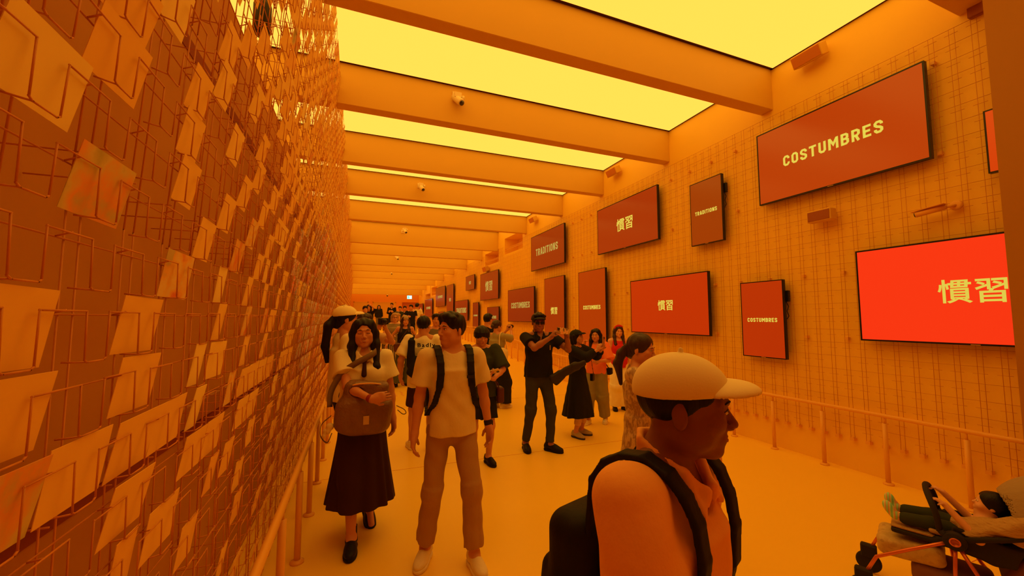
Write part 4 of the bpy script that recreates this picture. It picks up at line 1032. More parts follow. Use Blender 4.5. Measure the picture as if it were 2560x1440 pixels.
# leave room for the forearm
T.cap(I['elb'][0],I['wr'][0],.042,.032,.01,'sub'); T.cap(I['wr'][0],I['wr'][0]+V3(-.1,.0,.02),.03,.03,.01,'sub')
bag=held('shoulder_bag',I,T,BAG,'large olive brown nylon shoulder bag hugged by the woman in cream blouse','bag')
def gp(*p): return smooth_path([np.asarray(q)*I['s'] for q in p])
sub(bag,I,MB().strip(gp((.24,.17,1.05),(.235,.15,1.16),(.17,.13,1.28),(.07,.15,1.36),(-.05,.115,1.42),(-.10,.04,1.452),(-.11,-.06,1.44),(-.08,-.15,1.33)),.045,.005,(.4,.2,.9)),'strap',BAGD)
sub(bag,I,MB().strip(gp((.23,.19,.99),(.29,.17,.93),(.295,.18,.85),(.25,.19,.80),(.22,.17,.86)),.025,.004,(0,1,0)),'loose_strap',BAGD)
sub(bag,I,MB().tube(gp((-.15,.21,1.19),(-.05,.24,1.215),(.06,.24,1.215),(.14,.21,1.19)),.006,8),'zip',M['rail'])
sub(bag,I,MB().box((-.028,.283,.91),(.012,.289,.97)),'woven_logo',mat('pale_logo_patch',(.62,.45,.18),.7),False)
b2=MB().tube(gp((-.24,.17,1.02),(-.30,.17,.985),(-.315,.17,.955),(-.29,.17,.95),(-.25,.17,.985)),.0035,6); sub(bag,I,b2,'draw_cord',BAGD)
for px_,pz_,r_ in ((.235,.92,.028),(.26,.89,.022)):
    T=Vol(V3(px_,.22,pz_)-.08,V3(px_,.22,pz_)+.08,.006); T.ell((px_,.22,pz_),(r_,r_*.8,r_),I3,.0); T.ell((px_+.012,.225,pz_-.03),(r_*.7,r_*.6,r_*.8),I3,.01); sub(bag,I,T,'plush_charm',cloth(*C['tan']))

# 2 man in front, head turned aside
I=person(0.645,2.88,(-.02,-1),1.71,'man in sand coloured t-shirt and khaki trousers looking aside, black backpack straps',.0065,
 P=dict(rf=(.165,-.06,.085),lf=(-.135,.14,.085),rt=(.45,1,0),lt=(-.12,1,0),rh=(.265,.04,.865),rp=(.4,-1,0),lh=(-.275,.0,.87),lp=(-.5,-.9,0),head=(-1.12,-.03,.0),twist=.02),
 L=dict(face=True,hair='short',build=.93,top=('tee',C['tan'],dict(hem=.86,sleeve=.72,slr=(.064,.080),loose=1.0,wr=.005)),bottom=('trousers',C['khaki'],dict(r=(.092,.070,.064),hem=.12,wr=.005)),shoes=S_W,laces=True))
up=I['up']
T=Vol(I['wr'][1]-.06,I['wr'][1]+.06,.004); d=nrm(I['wr'][1]-I['elb'][1]); T.cap(I['wr'][1]-d*.03,I['wr'][1]-d*.012,.0305,.0300,.0); T.box(I['wr'][1]-d*.02+V3(-.028,0,0),(.007,.018,.018),.004); I['W'](T,'wristwatch',M['black'])
def backpack(I,label,col=('black_backpack_nylon',(.012,.011,.010),.6),size=(.15,.085,.22),c=(0,-.235,1.19),low=.98):
    up,RT=I['up'],I['RT']; T=Vol(up(c)-.36,up(c)+.36,.008)
    T.box(up(c),size,.06,RT,.03); T.box(up((c[0],c[1]-size[1]*.8,c[2]-.06)),(size[0]*.8,.045,size[2]*.55),.035,RT,.02); T.cap(up((-.03,c[1]+.03,c[2]+size[2]+.01)),up((.03,c[1]+.03,c[2]+size[2]+.01)),.012,.012,.01); T.wrinkle(.004,(20,22,24),1)
    m=cloth(*col); o=held('backpack',I,T,m,label,'backpack')
    for sg in (1,-1):
        T=Vol(up((sg*.13,0,1.2))-.36,up((sg*.13,0,1.2))+.36,.0065)
        p=[(sg*.085,-.165,c[2]+size[2]*.6),(sg*.095,-.15,1.37),(sg*.102,-.115,1.425),(sg*.108,-.065,1.457),(sg*.113,-.01,1.468),(sg*.113,.045,1.448),(sg*.110,.082,1.41),(sg*.106,.108,1.36),(sg*.106,.122,1.29),(sg*.114,.122,1.20),(sg*.142,.098,1.09),(sg*.176,.02,1.0),(sg*.15,-.14,c[2]-size[2]*.75)]
        for q in range(len(p)-1):
            for dx in (-.018,-.006,.006,.018): T.cap(up(p[q])+RT@V3(dx,0,0),up(p[q+1])+RT@V3(dx,0,0),.0085 if q<9 else .005,.0085 if q<9 else .005,.006)
        sub(o,I,T,'shoulder_strap',m)
    return o
backpack(I,'black backpack on the man in the sand coloured t-shirt')
Rz=rotz(I['rz'])
mb=MB().box((-.10-.028,.138,1.255),(-.10+.028,.143,1.275)); 
mesh_obj('chest_label',np.array(mb.v)*I['s']+V3(0,.008,0),mb.f,M['black'],I['root'])
# 3 woman with pale yellow cap and ponytail
I=person(-.115,4.25,(.97,.25),1.79,'woman in pale yellow cap with black ponytail, beside the postcard rack',.008,P=dict(rh=(.2,.15,1.0)),
 L=dict(fem=True,hair='pony',top=('tee',C['cream'],dict(hem=.85)),bottom=('trousers',C['black'])))
wear_cap(I,mat('pale_yellow_cap_cloth',(.93,.84,.45),.8,bump=((180,180,180),.2,.002)))
# 4 woman holding up a camera behind
I=person(.08,5.75,(.15,-1),1.74,'curly brown haired woman raising a camera behind the yellow cap',.009,P=dict(rh=(-.12,.33,1.52),rp=(.5,-.3,-1),rhd=((-.2,.3,.9),(-.6,0,0),.9),lh=(-.20,.30,1.52),lp=(-.7,-.3,-1),lhd=((.2,.3,.9),(.6,0,0),.9)),
 L=dict(fem=True,hair='mid',hairm=HAIRB,face=True,top=('tee',('beige_cotton',(.62,.42,.22))),bottom=('trousers',C['tan'])))
T=Vol((-.28,.28,1.52),(-.04,.52,1.70),.006); T.box((-.16,.38,1.60),(.062,.03,.042),.01); T.cap((-.16,.41,1.60),(-.16,.46,1.60),.03,.032,.005); held('camera',I,T,M['black'],'black camera raised by the curly brown haired woman','camera')
# 5 far person raising arms
def far(x,y,face,H,label,top,bot,hair='short',fem=False,P=None,res=.016,hm=HAIR,shoes=S_B,skin=None,tk={},bk={},group=None,bt='trousers',tt='tee'):
    return person(x,y,face,H,label,res,P=P,L=dict(fem=fem,hair=hair,hairm=hm,face=False,headres=res*.6,top=(tt,top,tk),bottom=(bt,bot,bk),shoes=shoes),skin=skin,group=group)
far(.38,16.6,(-.3,-1),1.62,'far person in black raising one arm, beyond the camera woman',C['black'],C['black'],'long',True,P=dict(lh=(-.15,.25,1.66),lp=(-1,0,-.5)),tt='long',tk=dict(sleeve=1.9))
far(.20,14.2,(.2,-1),1.70,'far dark haired person in black left of the one raising an arm',C['black'],C['dbrown'],'short')
far(1.30,28.9,(-.05,-1),1.70,'farthest woman standing alone in black top and grey trousers',C['black'],C['grey'],'mid',True,tt='long',tk=dict(sleeve=1.9),res=.018)
far(1.79,24,(-.3,-1),1.68,'far man in black jacket over a white shirt near the end wall',C['black'],C['black'],'short',P=dict(lh=(-.1,.2,1.2),rh=(.1,.25,1.2)),tt='long',tk=dict(sleeve=1.8,neck='v'),res=.018)
far(1.02,13.2,(.9,-.5),1.55,'person in pale shirt pointing left, behind the striped top',C['cream'],C['khaki'],'short',hm=HAIRG,tt='shirt',P=dict(lh=(-.05,.5,1.25),lp=(0,-.3,-1),lean=.25),skin=SKINL)
# 8 elderly woman with glasses, striped top and striped trousers
ST1=ramp_mat('striped_knit',[(.05,.045,.03),(.62,.52,.26)],'wave',9,.8,'Z',const=True); ST2=ramp_mat('vertical_striped_cloth',[(.75,.66,.42),(.03,.025,.02)],'wave',7,.8,'X',const=True)
I=person(.88,10.75,(.15,-1),1.72,'blond bespectacled woman in striped top and vertically striped trousers',.010,P=dict(rh=(.12,.25,1.13),rp=(1,-.5,-.5),lh=(-.14,.26,1.16),rhd=((-.5,.7,.1),(0,0,-1),.8),lf=(-.12,.15,.085)),
 L=dict(fem=True,hair='bob',hairm=HAIRG,face=True,build=1.1,top=('tee',ST1,dict(hem=.85)),bottom=('wide',ST2,dict(r=(.11,.10,.10))),shoes=S_B),skin=SKINL)
def glasses(I,m,dark=False,nm='glasses'):
    Hd,s=I['Hd'],I['s']; mb=MB()
    for sg in (1,-1):
        c=[Hd(sg*.032+.022*math.cos(a),.098-.006*abs(math.cos(a)),.001+(.016)*math.sin(a))*s for a in np.linspace(0,2*math.pi,15)]
        mb.tube(c,.0022*s,6); mb.tube([Hd(sg*.054,.094,.004)*s,Hd(sg*.078,.04,.004)*s,Hd(sg*.082,-.02,.0)*s],.0022*s,6)
    mb.tube([Hd(-.011,.100,.004)*s,Hd(.011,.100,.004)*s],.0022*s,6); o=mb.build(nm,m,I['root'],True)
    if dark:
        T=Vol(Hd(0,.09,0)-.08,Hd(0,.09,0)+.08,.004)
        for sg in (1,-1): T.box(Hd(sg*.033,.097,.0),(.025,.0045,.018),.004,I['RH'],.0)
        v,f=T.mesh(); mesh_obj('lenses',v*s,f,m,o,True)
glasses(I,M['black'])
T=Vol((-.3,-.2,.6),(.35,.4,1.1),.01); T.box((.24,.02,.78),(.05,.12,.16),.02,rotz(.1)); held('tote_bag',I,T,cloth(*C['olive']),'dark olive tote bag hanging by the striped trousers','bag')
# 9 beanie woman in black tank
I=person(1.08,10.15,(-.15,-1),1.68,'woman in grey beanie and black tank top walking in flared jeans',.009,P=dict(rf=(.20,.14,.085),lf=(-.05,-.05,.085),rt=(.6,1,0),lt=(-.6,1,0),rh=(.42,.10,1.0),lh=(-.27,.0,.95),head=(.3,.0,0)),
 L=dict(fem=True,hair='long',hairm=HAIRB,face=True,top=('tank',C['black'],dict(hem=.90,sleeve=0,neck='tank')),bottom=('trousers',('green_blue_denim',(.085,.10,.055)),dict(r=(.092,.078,.12),hem=.02)),shoes=S_B))
T=Vol(I['hc']-.2,I['hc']+.2,.007); T.ell(I['Hd'](0,-.02,.055),(.095,.112,.098),I['RH'],.0); T.cut(I['Hd'](0,0,.03),I['RH']@V3(0,-.2,-1)); T.ell(I['Hd'](0,-.01,.025),(.082,.10,.07),I['RH'],.004,'sub'); I['W'](T,'beanie',cloth('grey_knit',(.42,.33,.2)))
T=Vol((-.05,.05,.7),(.35,.40,1.2),.009); T.box((.13,.20,.95),(.12,.06,.11),.04); T.wrinkle(.004); hb=held('handbag',I,T,mat('dark_red_brown_leather',(.10,.028,.014),.4),'dark brown slouchy handbag at the hip of the beanie woman','bag')
sub(hb,I,MB().strip(gp((.15,.18,1.05),(.02,.16,1.25),(-.10,.07,1.42),(-.12,-.03,1.45),(-.08,-.14,1.3)),.02,.004,(1,.3,.3)),'strap',mat('dark_strap',(.05,.015,.01),.5))
# 10-12 group on the ramp
far(1.86,19.8,(-.2,-1),1.52,'far dark haired man left in the group, patterned shirt',C['grey'],C['black'])
far(1.95,18.6,(-.1,-1),1.60,'far man in dark patterned open shirt in the middle of the group',C['dgreen'],C['black'],tk=dict(neck='v'))
far(2.03,16.9,(-.35,-1),1.63,'far man in black polo and black shorts at the right of the group',C['black'],C['black'],bt='shorts',P=dict(rh=(.1,.25,1.2),rp=(1,-.3,-.3)),res=.013)
far(2.36,17.6,(.5,.8),1.72,'far person in pale shirt seen from behind beside the black polo',C['cream'],C['tan'],tt='shirt')
# 13 boy seen from behind with Badly print
I=person(.80,5.30,(.12,1),1.70,'person seen from behind in white t-shirt printed Badly, dark shorts',.0078,P=dict(lh=(-.28,.05,.93),rh=(.30,.05,.88),rf=(.10,-.02,.085),lf=(-.13,.08,.085),head=(-.45,0,0)),
 L=dict(hair='nape',top=('tee',C['white'],dict(hem=.80,sleeve=.8,slr=(.078,.098),loose=1.08)),bottom=('shorts',C['dbrown'],dict(len=.85)),shoes=S_W))
me_=text_mesh('shirt_print','Badly',.068,Matrix(((1,0,0,.03),(0,0,1,-.150),(0,1,0,1.335),(0,0,0,1))),M['black'],I['root'],sx=1.2,bold=.0022,ext=.0015)
for v in me_.data.vertices: v.co=Vector((v.co.x,v.co.y-.004+.9*v.co.x**2,v.co.z))
mb=MB().tube([(-.04,-.150,1.300),(.03,-.152,1.294),(.11,-.145,1.302)],.003,6); 
mesh_obj('print_underline',mb.v,mb.f,M['black'],I['root'])
mb=MB(); [mb.box((.14,-.145,z),(.175,-.141,z+.003)) for z in (1.24,1.21,1.18,1.15)]; mb.box((.02,-.15,1.255),(.09,-.1455,1.259)); mesh_obj('print_small_lines',mb.v,mb.f,cloth(*C['grey']),I['root'])
T=Vol((-.28,-.36,.80),(.28,.05,1.50),.009)
T.box((-.04,-.20,1.06),(.115,.05,.155),.035,roty(.62),.03); T.box((-.155,-.165,1.24),(.045,.03,.17),.025,roty(.05),.06); T.wrinkle(.005,(18,20,22),1)
hb=held('sling_bag',I,T,cloth(*C['black']),'black sling bag across the back of the white Badly t-shirt','bag')
T=Vol((-.3,-.3,.9),(.3,.3,1.52),.008); up=I['up']
for a_,b_ in zip([(-.165,-.15,1.25),(-.15,-.10,1.41),(-.13,-.02,1.455),(-.08,.10,1.42)],[(-.15,-.10,1.41),(-.13,-.02,1.455),(-.08,.10,1.42),(.04,.16,1.22)]):
    for dx in (-.02,0,.02): T.cap(V3(*a_)+V3(dx,0,0),V3(*b_)+V3(dx,0,0),.009,.009,.006)
sub(hb,I,T,'strap',cloth(*C['black']))
# 14 curly haired person in grey vest
I=person(1.46,8.0,(-.2,-1),1.76,'curly haired person in grey tank top behind the front man',.010,P=dict(),L=dict(hair='volume',face=True,top=('tee',C['grey'],dict(neck='wide',sleeve=.5)),bottom=('trousers',C['black'])))
# 15 boy with bowl cut and phone
I=person(1.36,4.55,(-.10,-1),1.585,'boy with black bowl haircut in dark green t-shirt looking at a phone',.0075,P=dict(rh=(.02,.30,1.13),rp=(1,-.3,-.5),rhd=((-.9,.3,.1),(0,-.2,1),.55),lh=(-.10,.30,1.08),lp=(-1,-.4,-.4),lhd=((.7,.6,.1),(0,-.1,1),.6),head=(.0,.28,0)),
 L=dict(face=True,hair='bowl',top=('tee',C['dgreen'],dict(hem=.83,sleeve=.95,slr=(.08,.105),loose=1.06,neck='crew')),bottom=('shorts',C['black'])))
phone(I,V3(-.075,.33,1.165),(0,-.65,.75),(-.9,.3,.3),mat('pale_phone_back',(.75,.6,.38),.3),'pale phone held by the boy with bowl haircut')
T=Vol((-.32,-.25,.7),(.3,.30,1.5),.009)
for a_,b_ in zip([(.12,.10,1.40),(-.02,.16,1.22),(-.19,.10,.98)],[(-.02,.16,1.22),(-.19,.10,.98),(-.21,.05,.90)]):
    for dx in (-.012,.012): T.cap(V3(*a_)+V3(dx,0,0),V3(*b_)+V3(dx,0,0),.007,.007,.005)
T.box((-.235,.02,.84),(.045,.09,.10),.03); held('crossbody_bag',I,T,mat('dark_maroon_leather',(.09,.02,.012),.5),'dark maroon crossbody bag at the side of the boy','bag')
# 16 man with black hair behind
I=person(2.50,7.9,(.7,.7),1.76,'black haired person in black behind the woman with cream tote',.010,P=dict(),L=dict(hair='short',top=('tee',C['black']),bottom=('trousers',C['black']),shoes=S_W))
# 17 tote woman
I=person(2.46,7.2,(.93,.36),1.635,'woman in grey green shirt photographing, cream tote on her shoulder',.0085,P=dict(rh=(.02,.36,1.50),rp=(.8,-.2,-1),rhd=((-.3,.3,.9),(-.3,-.9,0),.9),lh=(-.10,.36,1.50),lp=(-.8,-.2,-1),lhd=((.3,.3,.9),(.3,-.9,0),.9),rf=(.1,.1,.085)),
 L=dict(fem=True,hair='bun',hairm=HAIRB,face=True,top=('shirt',C['greyg'],dict(hem=.86,sleeve=.9,slr=(.064,.078))),bottom=('wide',C['black'],dict(r=(.12,.13,.14),hem=.05)),shoes=S_W))
T=Vol((-.2,.28,1.48),(.12,.52,1.68),.006); T.box((-.04,.39,1.575),(.06,.025,.038),.008); T.cap((-.04,.41,1.575),(-.04,.45,1.575),.027,.03,.004); held('compact_camera',I,T,M['black'],'small black camera in front of the woman in grey green shirt','camera')
T=Vol((-.1,-.35,.8),(.42,.25,1.5),.009); T.ell((.225,-.05,1.05),(.055,.145,.13),I3,.0); T.box((.225,-.05,1.02),(.045,.12,.11),.04,I3,.03); tb=held('tote_bag',I,T,cloth(*C['cream']),'cream cloth tote bag on the shoulder of the woman photographing','bag')
sub(tb,I,MB().strip(gp((.235,.06,1.14),(.20,.03,1.38),(.17,.0,1.475),(.18,-.08,1.40),(.235,-.13,1.14)),.02,.005,(1,0,0)),'handle',cloth(*C['cream']))
# 18 man with cap and sunglasses taking a picture
I=person(2.22,4.80,(-.06,-1),1.74,'man in black polo, black cap and sunglasses holding a patterned phone',.0072,P=dict(rf=(.17,-.02,.085),lf=(-.10,.12,.085),rt=(.15,1,0),lt=(-.75,1,0),rh=(-.05,.30,1.41),rp=(1,-.2,-.75),rhd=((-.45,.3,.75),(-.5,.1,-.3),.7),lh=(-.26,.30,1.40),lp=(-.8,-.1,-1),lhd=((.35,.35,.8),(.5,.1,-.3),.7),head=(-.18,.06,0)),
 L=dict(face=True,hair='short',top=('polo',C['black'],dict(hem=.90,sleeve=.62,slr=(.068,.078),collar=True,neck='v')),bottom=('trousers',C['denim'],dict(r=(.092,.066,.050),hem=.08,wr=.005)),shoes=S_B,boot=True),skin=SKIND)
glasses(I,M['black'],True,'sunglasses'); wear_cap(I,cloth('dark_olive_cap',(.035,.032,.018)))
phone(I,V3(-.165,.385,1.485),(0,-1,-.1),(1,0,.12),ramp_mat('patterned_phone_case',[(.8,.25,.05),(.85,.6,.3),(.1,.04,.02),(.85,.55,.25)],'noise',26),'patterned phone held sideways by the man in sunglasses',size=(.078,.16))
mesh_obj('chest_emblem',np.array([(x_,y_,z_) for (x_,y_,z_) in MB().box((-.105,.142,1.24),(-.095,.147,1.30)).v])*I['s'],MB().box((0,0,0),(1,1,1)).f,mat('gold_print',(.55,.36,.1),.5),I['root'])
T=Vol((-.62,.05,.80),(.05,.40,1.2),.009)
T.box((-.26,.21,.965),(.20,.028,.05),.02,roty(.42),.0); T.box((-.45,.235,1.05),(.10,.022,.035),.018,roty(.30),.04); T.box((-.17,.20,.90),(.08,.035,.06),.02,roty(.7),.03); T.wrinkle(.005,(22,20,26),1)
held('folded_jacket',I,T,cloth('dark_olive_nylon',(.035,.028,.016),.5),'dark folded jacket jutting out from the hip of the man in sunglasses','jacket')
# 19 woman with black cap and long coat holding phone
I=person(2.98,5.10,(.55,-.83),1.50,'older woman in black cap and long black dress raising a phone',.0075,P=dict(rh=(.02,.36,1.40),rp=(1,-.2,-.8),rhd=((-.2,.3,.9),(-.6,.2,0),.7),lh=(-.13,.37,1.40),lp=(-.9,-.2,-.8),lhd=((.2,.3,.9),(.6,.2,0),.7),head=(.0,-.1,0)),
 L=dict(fem=True,face=True,hair='bob',build=1.12,top=('dress',C['black'],dict(hem=.33,hemr=(.27,.24),sleeve=1.7,slr=(.08,.085),fold=(7,.06))),bottom=('trousers',('pale_trouser_cloth',(.72,.48,.24)),dict(r=(.08,.062,.055),hem=.3,topz=.62)),shoes=(('silver_shoe',(.45,.38,.25),.4),('dark_rubber',(.05,.04,.03),.6))))
wear_cap(I,cloth('black_cap_cloth',(.02,.022,.016)))
phone(I,V3(-.055,.43,1.52),(0,-1,0),(0,0,1),mat('bronze_phone',(.40,.20,.08),.35),'bronze phone raised by the older woman in black cap')
T=Vol((-.35,.0,.8),(-.05,.35,1.35),.008); T.box((-.19,.17,.93),(.04,.03,.06),.012); T.cap((-.19,.19,.99),(-.17,.15,1.3),.006,.006,.004); held('camera_pouch',I,T,M['black'],'black camera pouch hanging at the side of the older woman','bag')
# 20 woman with orange top
I=person(3.62,5.60,(-.72,-.55),1.50,'woman in coral orange top and grey green trousers facing the older woman',.008,P=dict(rh=(.10,.34,1.42),rp=(1,-.3,-.8),rhd=((-.3,.2,.9),(-.6,.2,0),.7),lh=(-.16,.28,1.15),rf=(.12,.16,.085),lf=(-.11,-.12,.085),head=(.1,0,0)),
 L=dict(fem=True,face=True,hair='long',top=('blouse',C['orange'],dict(hem=.90,sleeve=.95,slr=(.082,.11),loose=1.02)),bottom=('wide',('grey_green_twill',(.30,.27,.13)),dict(r=(.115,.11,.10),hem=.12)),shoes=S_W))
T=Vol((-.38,-.2,.75),(.35,.3,1.5),.009); T.box((-.22,-.06,.94),(.045,.075,.06),.02)
for a_,b_ in zip([(.12,-.06,1.46),(.0,-.16,1.25)],[(.0,-.16,1.25),(-.2,-.10,.98)]): T.cap(a_,b_,.009,.009,.004)
held('crossbody_pouch',I,T,cloth(*C['black']),'black crossbody pouch on the coral orange top','bag')
# 21 girl with red flowers in her hair
I=person(4.52,6.25,(-.25,-1),1.53,'woman with red flower hairband and red sleeveless top by the wall',.0085,P=dict(rh=(.10,.25,1.1)),L=dict(fem=True,face=True,hair='long',hairm=HAIRB,top=('tank',C['red'],dict(hem=.86,sleeve=0,neck='tank')),bottom=('wide',C['white'],dict(r=(.11,.12,.13)))),skin=SKINL)
T=Vol(I['hc']-.2,I['hc']+.22,.006)
for a_ in np.linspace(-1.0,.7,7):
    c=I['Hd'](.095*math.sin(a_)*-1,.035,.03+.095*math.cos(a_))
    for q in range(5): T.ell(c+V3(.014*math.cos(q*1.26),.010,.014*math.sin(q*1.26)),(.012,.010,.012),I3,.003)
I['W'](T,'flower_hairband',mat('red_petals',(.75,.02,.012),.6))
# 22 woman in patterned dress, hand at her face
PAT=ramp_mat('beige_patterned_dress',[(.42,.28,.14),(.66,.48,.26),(.30,.18,.09),(.58,.40,.22)],'noise',34,stretch=(1,1,.5))
I=person(1.93,2.42,(.62,-.72),1.56,'woman in beige patterned dress with brown ponytail, hand at her face',.007,P=dict(rh=(.09,.20,1.44),rp=(.7,.35,-1),rhd=((-.35,.0,.93),(-.7,-.5,0),.5),lh=(-.24,.1,.9),head=(-.1,.12,0)),
 L=dict(fem=True,face=True,hair='pony',pe=1.30,hairm=HAIRB,top=('dress',PAT,dict(hem=.30,hemr=(.26,.23),sleeve=.5,neck='wide')),bottom=None,shoes=S_W))
# 23 man close to the camera
I=person(.675,.785,(.42,-.91),1.60,'man close by in cream cap and bright orange polo walking right',.0065,P=dict(rf=(.09,.16,.085),lf=(-.09,-.18,.10),rh=(.24,.18,.90),lh=(-.22,-.05,.88),head=(.42,-.02,.0),lean=.06,nf=.03),
 L=dict(face=True,hair='crop',headres=.0036,top=('polo',C['fgorange'],dict(hem=.86,sleeve=.75,slr=(.076,.09),collar=True,neck='v',wr=.005)),bottom=('trousers',C['grey'])),skin=mat('skin_tone_deep',(.24,.085,.04),.5,noise=(30,.04)))
FG=I
wear_cap(I,mat('cream_cap_cotton',(.94,.86,.52),.8,bump=((180,180,180),.2,.002)),res=.0034,puff=1.0)
bp=backpack(I,'black backpack on the man in the cream cap and orange polo',size=(.14,.07,.19),c=(0,-.215,1.07))
T=Vol((-.3,-.5,.9),(.3,-.25,1.2),.008); T.box((.12,-.29,.93),(.04,.04,.10),.03); sub(bp,I,T,'side_pocket',cloth(*C['olive']))
# ---------------- stroller with a child ----------------
SX=V3(-.40,.916,0); SX/=np.linalg.norm(SX)   # direction of travel (to the left in the photo)
srz=math.atan2(-SX[0],SX[1])
SI=dict(s=.75,rz=srz,loc=V3(3.20,1.31,0)); OFF=V3(0,-.09,-.03)
SI2=dict(s=.75,rz=srz,loc=SI['loc']+.75*(SX*-.09+V3(0,0,-.03)))
# local frame: +y forward, +x right; the camera looks at its right-hand... side
BK=mat('black_stroller_fabric',(.016,.012,.010),.75,bump=((60,60,60),.3,.004)); CPR=mat('copper_frame_paint',(.70,.20,.07),.3,metal=.6); GRY=mat('taupe_canopy_fabric',(.36,.27,.17),.75,bump=((30,30,30),.5,.01)); BL=mat('tan_muslin_blanket',(.46,.29,.11),.85,bump=((22,22,60),.8,.02))
st=empty('stroller',tuple(SI['loc']),srz,'black and copper stroller with taupe canopy at the lower right','stroller'); st.scale=(.75,)*3
def sp(name,V,m,smooth=True,parent=None):
    if isinstance(V,Vol): v,f=V.mesh()
    else: v,f=np.array(V.v),V.f
    if parent is None and name in('seat','seat_liner','canopy','rear_shell') or name=='canopy_badge': v=v+OFF+(V3(0,-.08,0) if 'canopy' in name else 0)
    return mesh_obj(name,v,f,m,parent or st,smooth)
for sx_ in (-.24,.24):
    t=MB().tube([(sx_,.0,.64),(sx_,.22,.50),(sx_,.43,.36),(sx_,.52,.17)],.0125,12); sp('frame_tube',t,CPR)
    sp('frame_tube',MB().tube([(sx_,-.02,.60),(sx_,-.14,.36),(sx_,-.27,.16)],.0125,12),CPR)
    sp('frame_tube',MB().tube([(sx_,.0,.60),(sx_,.01,.40),(sx_,.0,.30)],.0115,12),CPR)
    sp('handle_tube',MB().tube([(sx_,.0,.645),(sx_,-.25,.74),(sx_,-.50,.86),(sx_,-.70,.98)],.018,12),BK)
    R=Matrix.Rotation(math.pi/2,3,'Y')
    hub=sp('fold_hub',MB().lathe([(.058,-.028),(.062,-.018),(.062,.018),(.058,.028),(.03,.030)],26,R=R,c=(sx_,0,.64)),BK)
    sp('hub_ring',MB().lathe([(.030,.0305 if sx_>0 else -.0305),(.030,.0325 if sx_>0 else -.0325),(.022,.0325 if sx_>0 else -.0325),(.022,.0305 if sx_>0 else -.0305)],24,R=R,c=(sx_,0,.64)),CPR,parent=hub)
    for yy,rr in ((.52,.085),(-.28,.11)):
        wg=sp('wheel',MB().lathe([(rr-.02,-.016),(rr,-.012),(rr+.004,0),(rr,.012),(rr-.02,.016)],28,R=R,c=(sx_,yy,rr+.004)),BK)
        sp('rim',MB().lathe([(rr-.02,-.012),(rr-.024,-.014),(.018,-.010),(.018,.010),(rr-.024,.014),(rr-.02,.012)],28,R=R,c=(sx_,yy,rr+.004)),mat('dark_rim',(.05,.035,.03),.4),parent=wg)
    sp('wheel_fork',MB().box((sx_-.03,.46,.13),(sx_+.03,.57,.24),bev=.01),BK,False)
sp('handle_bar',MB().tube([(-.24,-.70,.98),(-.1,-.715,.99),(.1,-.715,.99),(.24,-.70,.98)],.020,12),BK)
# bumper bar
a=np.linspace(0,math.pi,17); sp('bumper_bar',MB().tube([(.235*math.cos(q),.07+.06*math.sin(q),.68+.24*math.sin(q)**.5) for q in a],.019,12),BK)
for sx_ in (-.235,.235): sp('bumper_arm',MB().tube([(sx_,.01,.63),(sx_,.05,.66),(sx_,.07,.69)],.02,12),BK)
T=Vol((-.30,-.62,.30),(.30,.58,1.0),.009)
T.box((0,.02,.60),(.19,.17,.03),.025,rotx(.12),.03); T.box((0,-.25,.72),(.185,.03,.24),.025,rotx(.85),.04); T.box((0,.30,.60),(.17,.13,.018),.016,rotx(.02),.05)
for sx_ in (-.19,.19): T.box((sx_,-.05,.66),(.015,.16,.07),.014,rotx(.2),.04)
sp('seat',T,BK)
T=Vol((-.25,-.1,.5),(.25,.5,.75),.008); T.box((0,.06,.655),(.165,.16,.014),.012,rotx(.1),.02); T.box((0,.30,.628),(.155,.13,.010),.009,rotx(.02),.03); sp('seat_liner',T,BL)
T=Vol((-.30,-.74,.50),(.30,.16,1.28),.008)
T.ell((0,-.31,.87),(.25,.29,.33),rotx(.5),.0); T.ell((0,-.28,.845),(.228,.27,.308),rotx(.5),.004,'sub'); T.cut((0,-.16,.78),(0,1,-.38)); T.cut((0,0,.69),(0,-.25,-1)); T.wrinkle(.0025,(9,26,26),1)
cn=sp('canopy',T,GRY)
sp('canopy_badge',MB().tube([(-.215,-.20,.955),(-.217,-.22,.945),(-.217,-.24,.955)],.004,6),M['rail'],parent=cn)
T=Vol((-.28,-.45,.12),(.28,.50,.52),.009); T.box((0,.02,.30),(.19,.22,.075),.05,I3); T.wrinkle(.005,(18,18,18),1); sp('storage_basket',T,mat('brown_basket_cloth',(.22,.10,.05),.8))
T=Vol((-.28,-.58,.25),(.28,-.05,.66),.009); T.box((0,-.28,.48),(.17,.13,.12),.05,rotx(.5)); sp('rear_shell',T,mat('rust_brown_fabric',(.20,.07,.03),.7))
# quilted bag in the basket
T=Vol((-.25,.02,.28),(.25,.50,.60),.008); T.box((0,.24,.44),(.18,.19,.075),.05,rotx(-.06)); T.wrinkle(.004,(40,40,40),1)
nb=held('nappy_bag',SI,T,ramp_mat('quilted_ochre_pattern',[(.50,.38,.16),(.60,.46,.20),(.42,.28,.12)],'voronoi',60),'ochre patterned bag stowed under the stroller seat','bag')
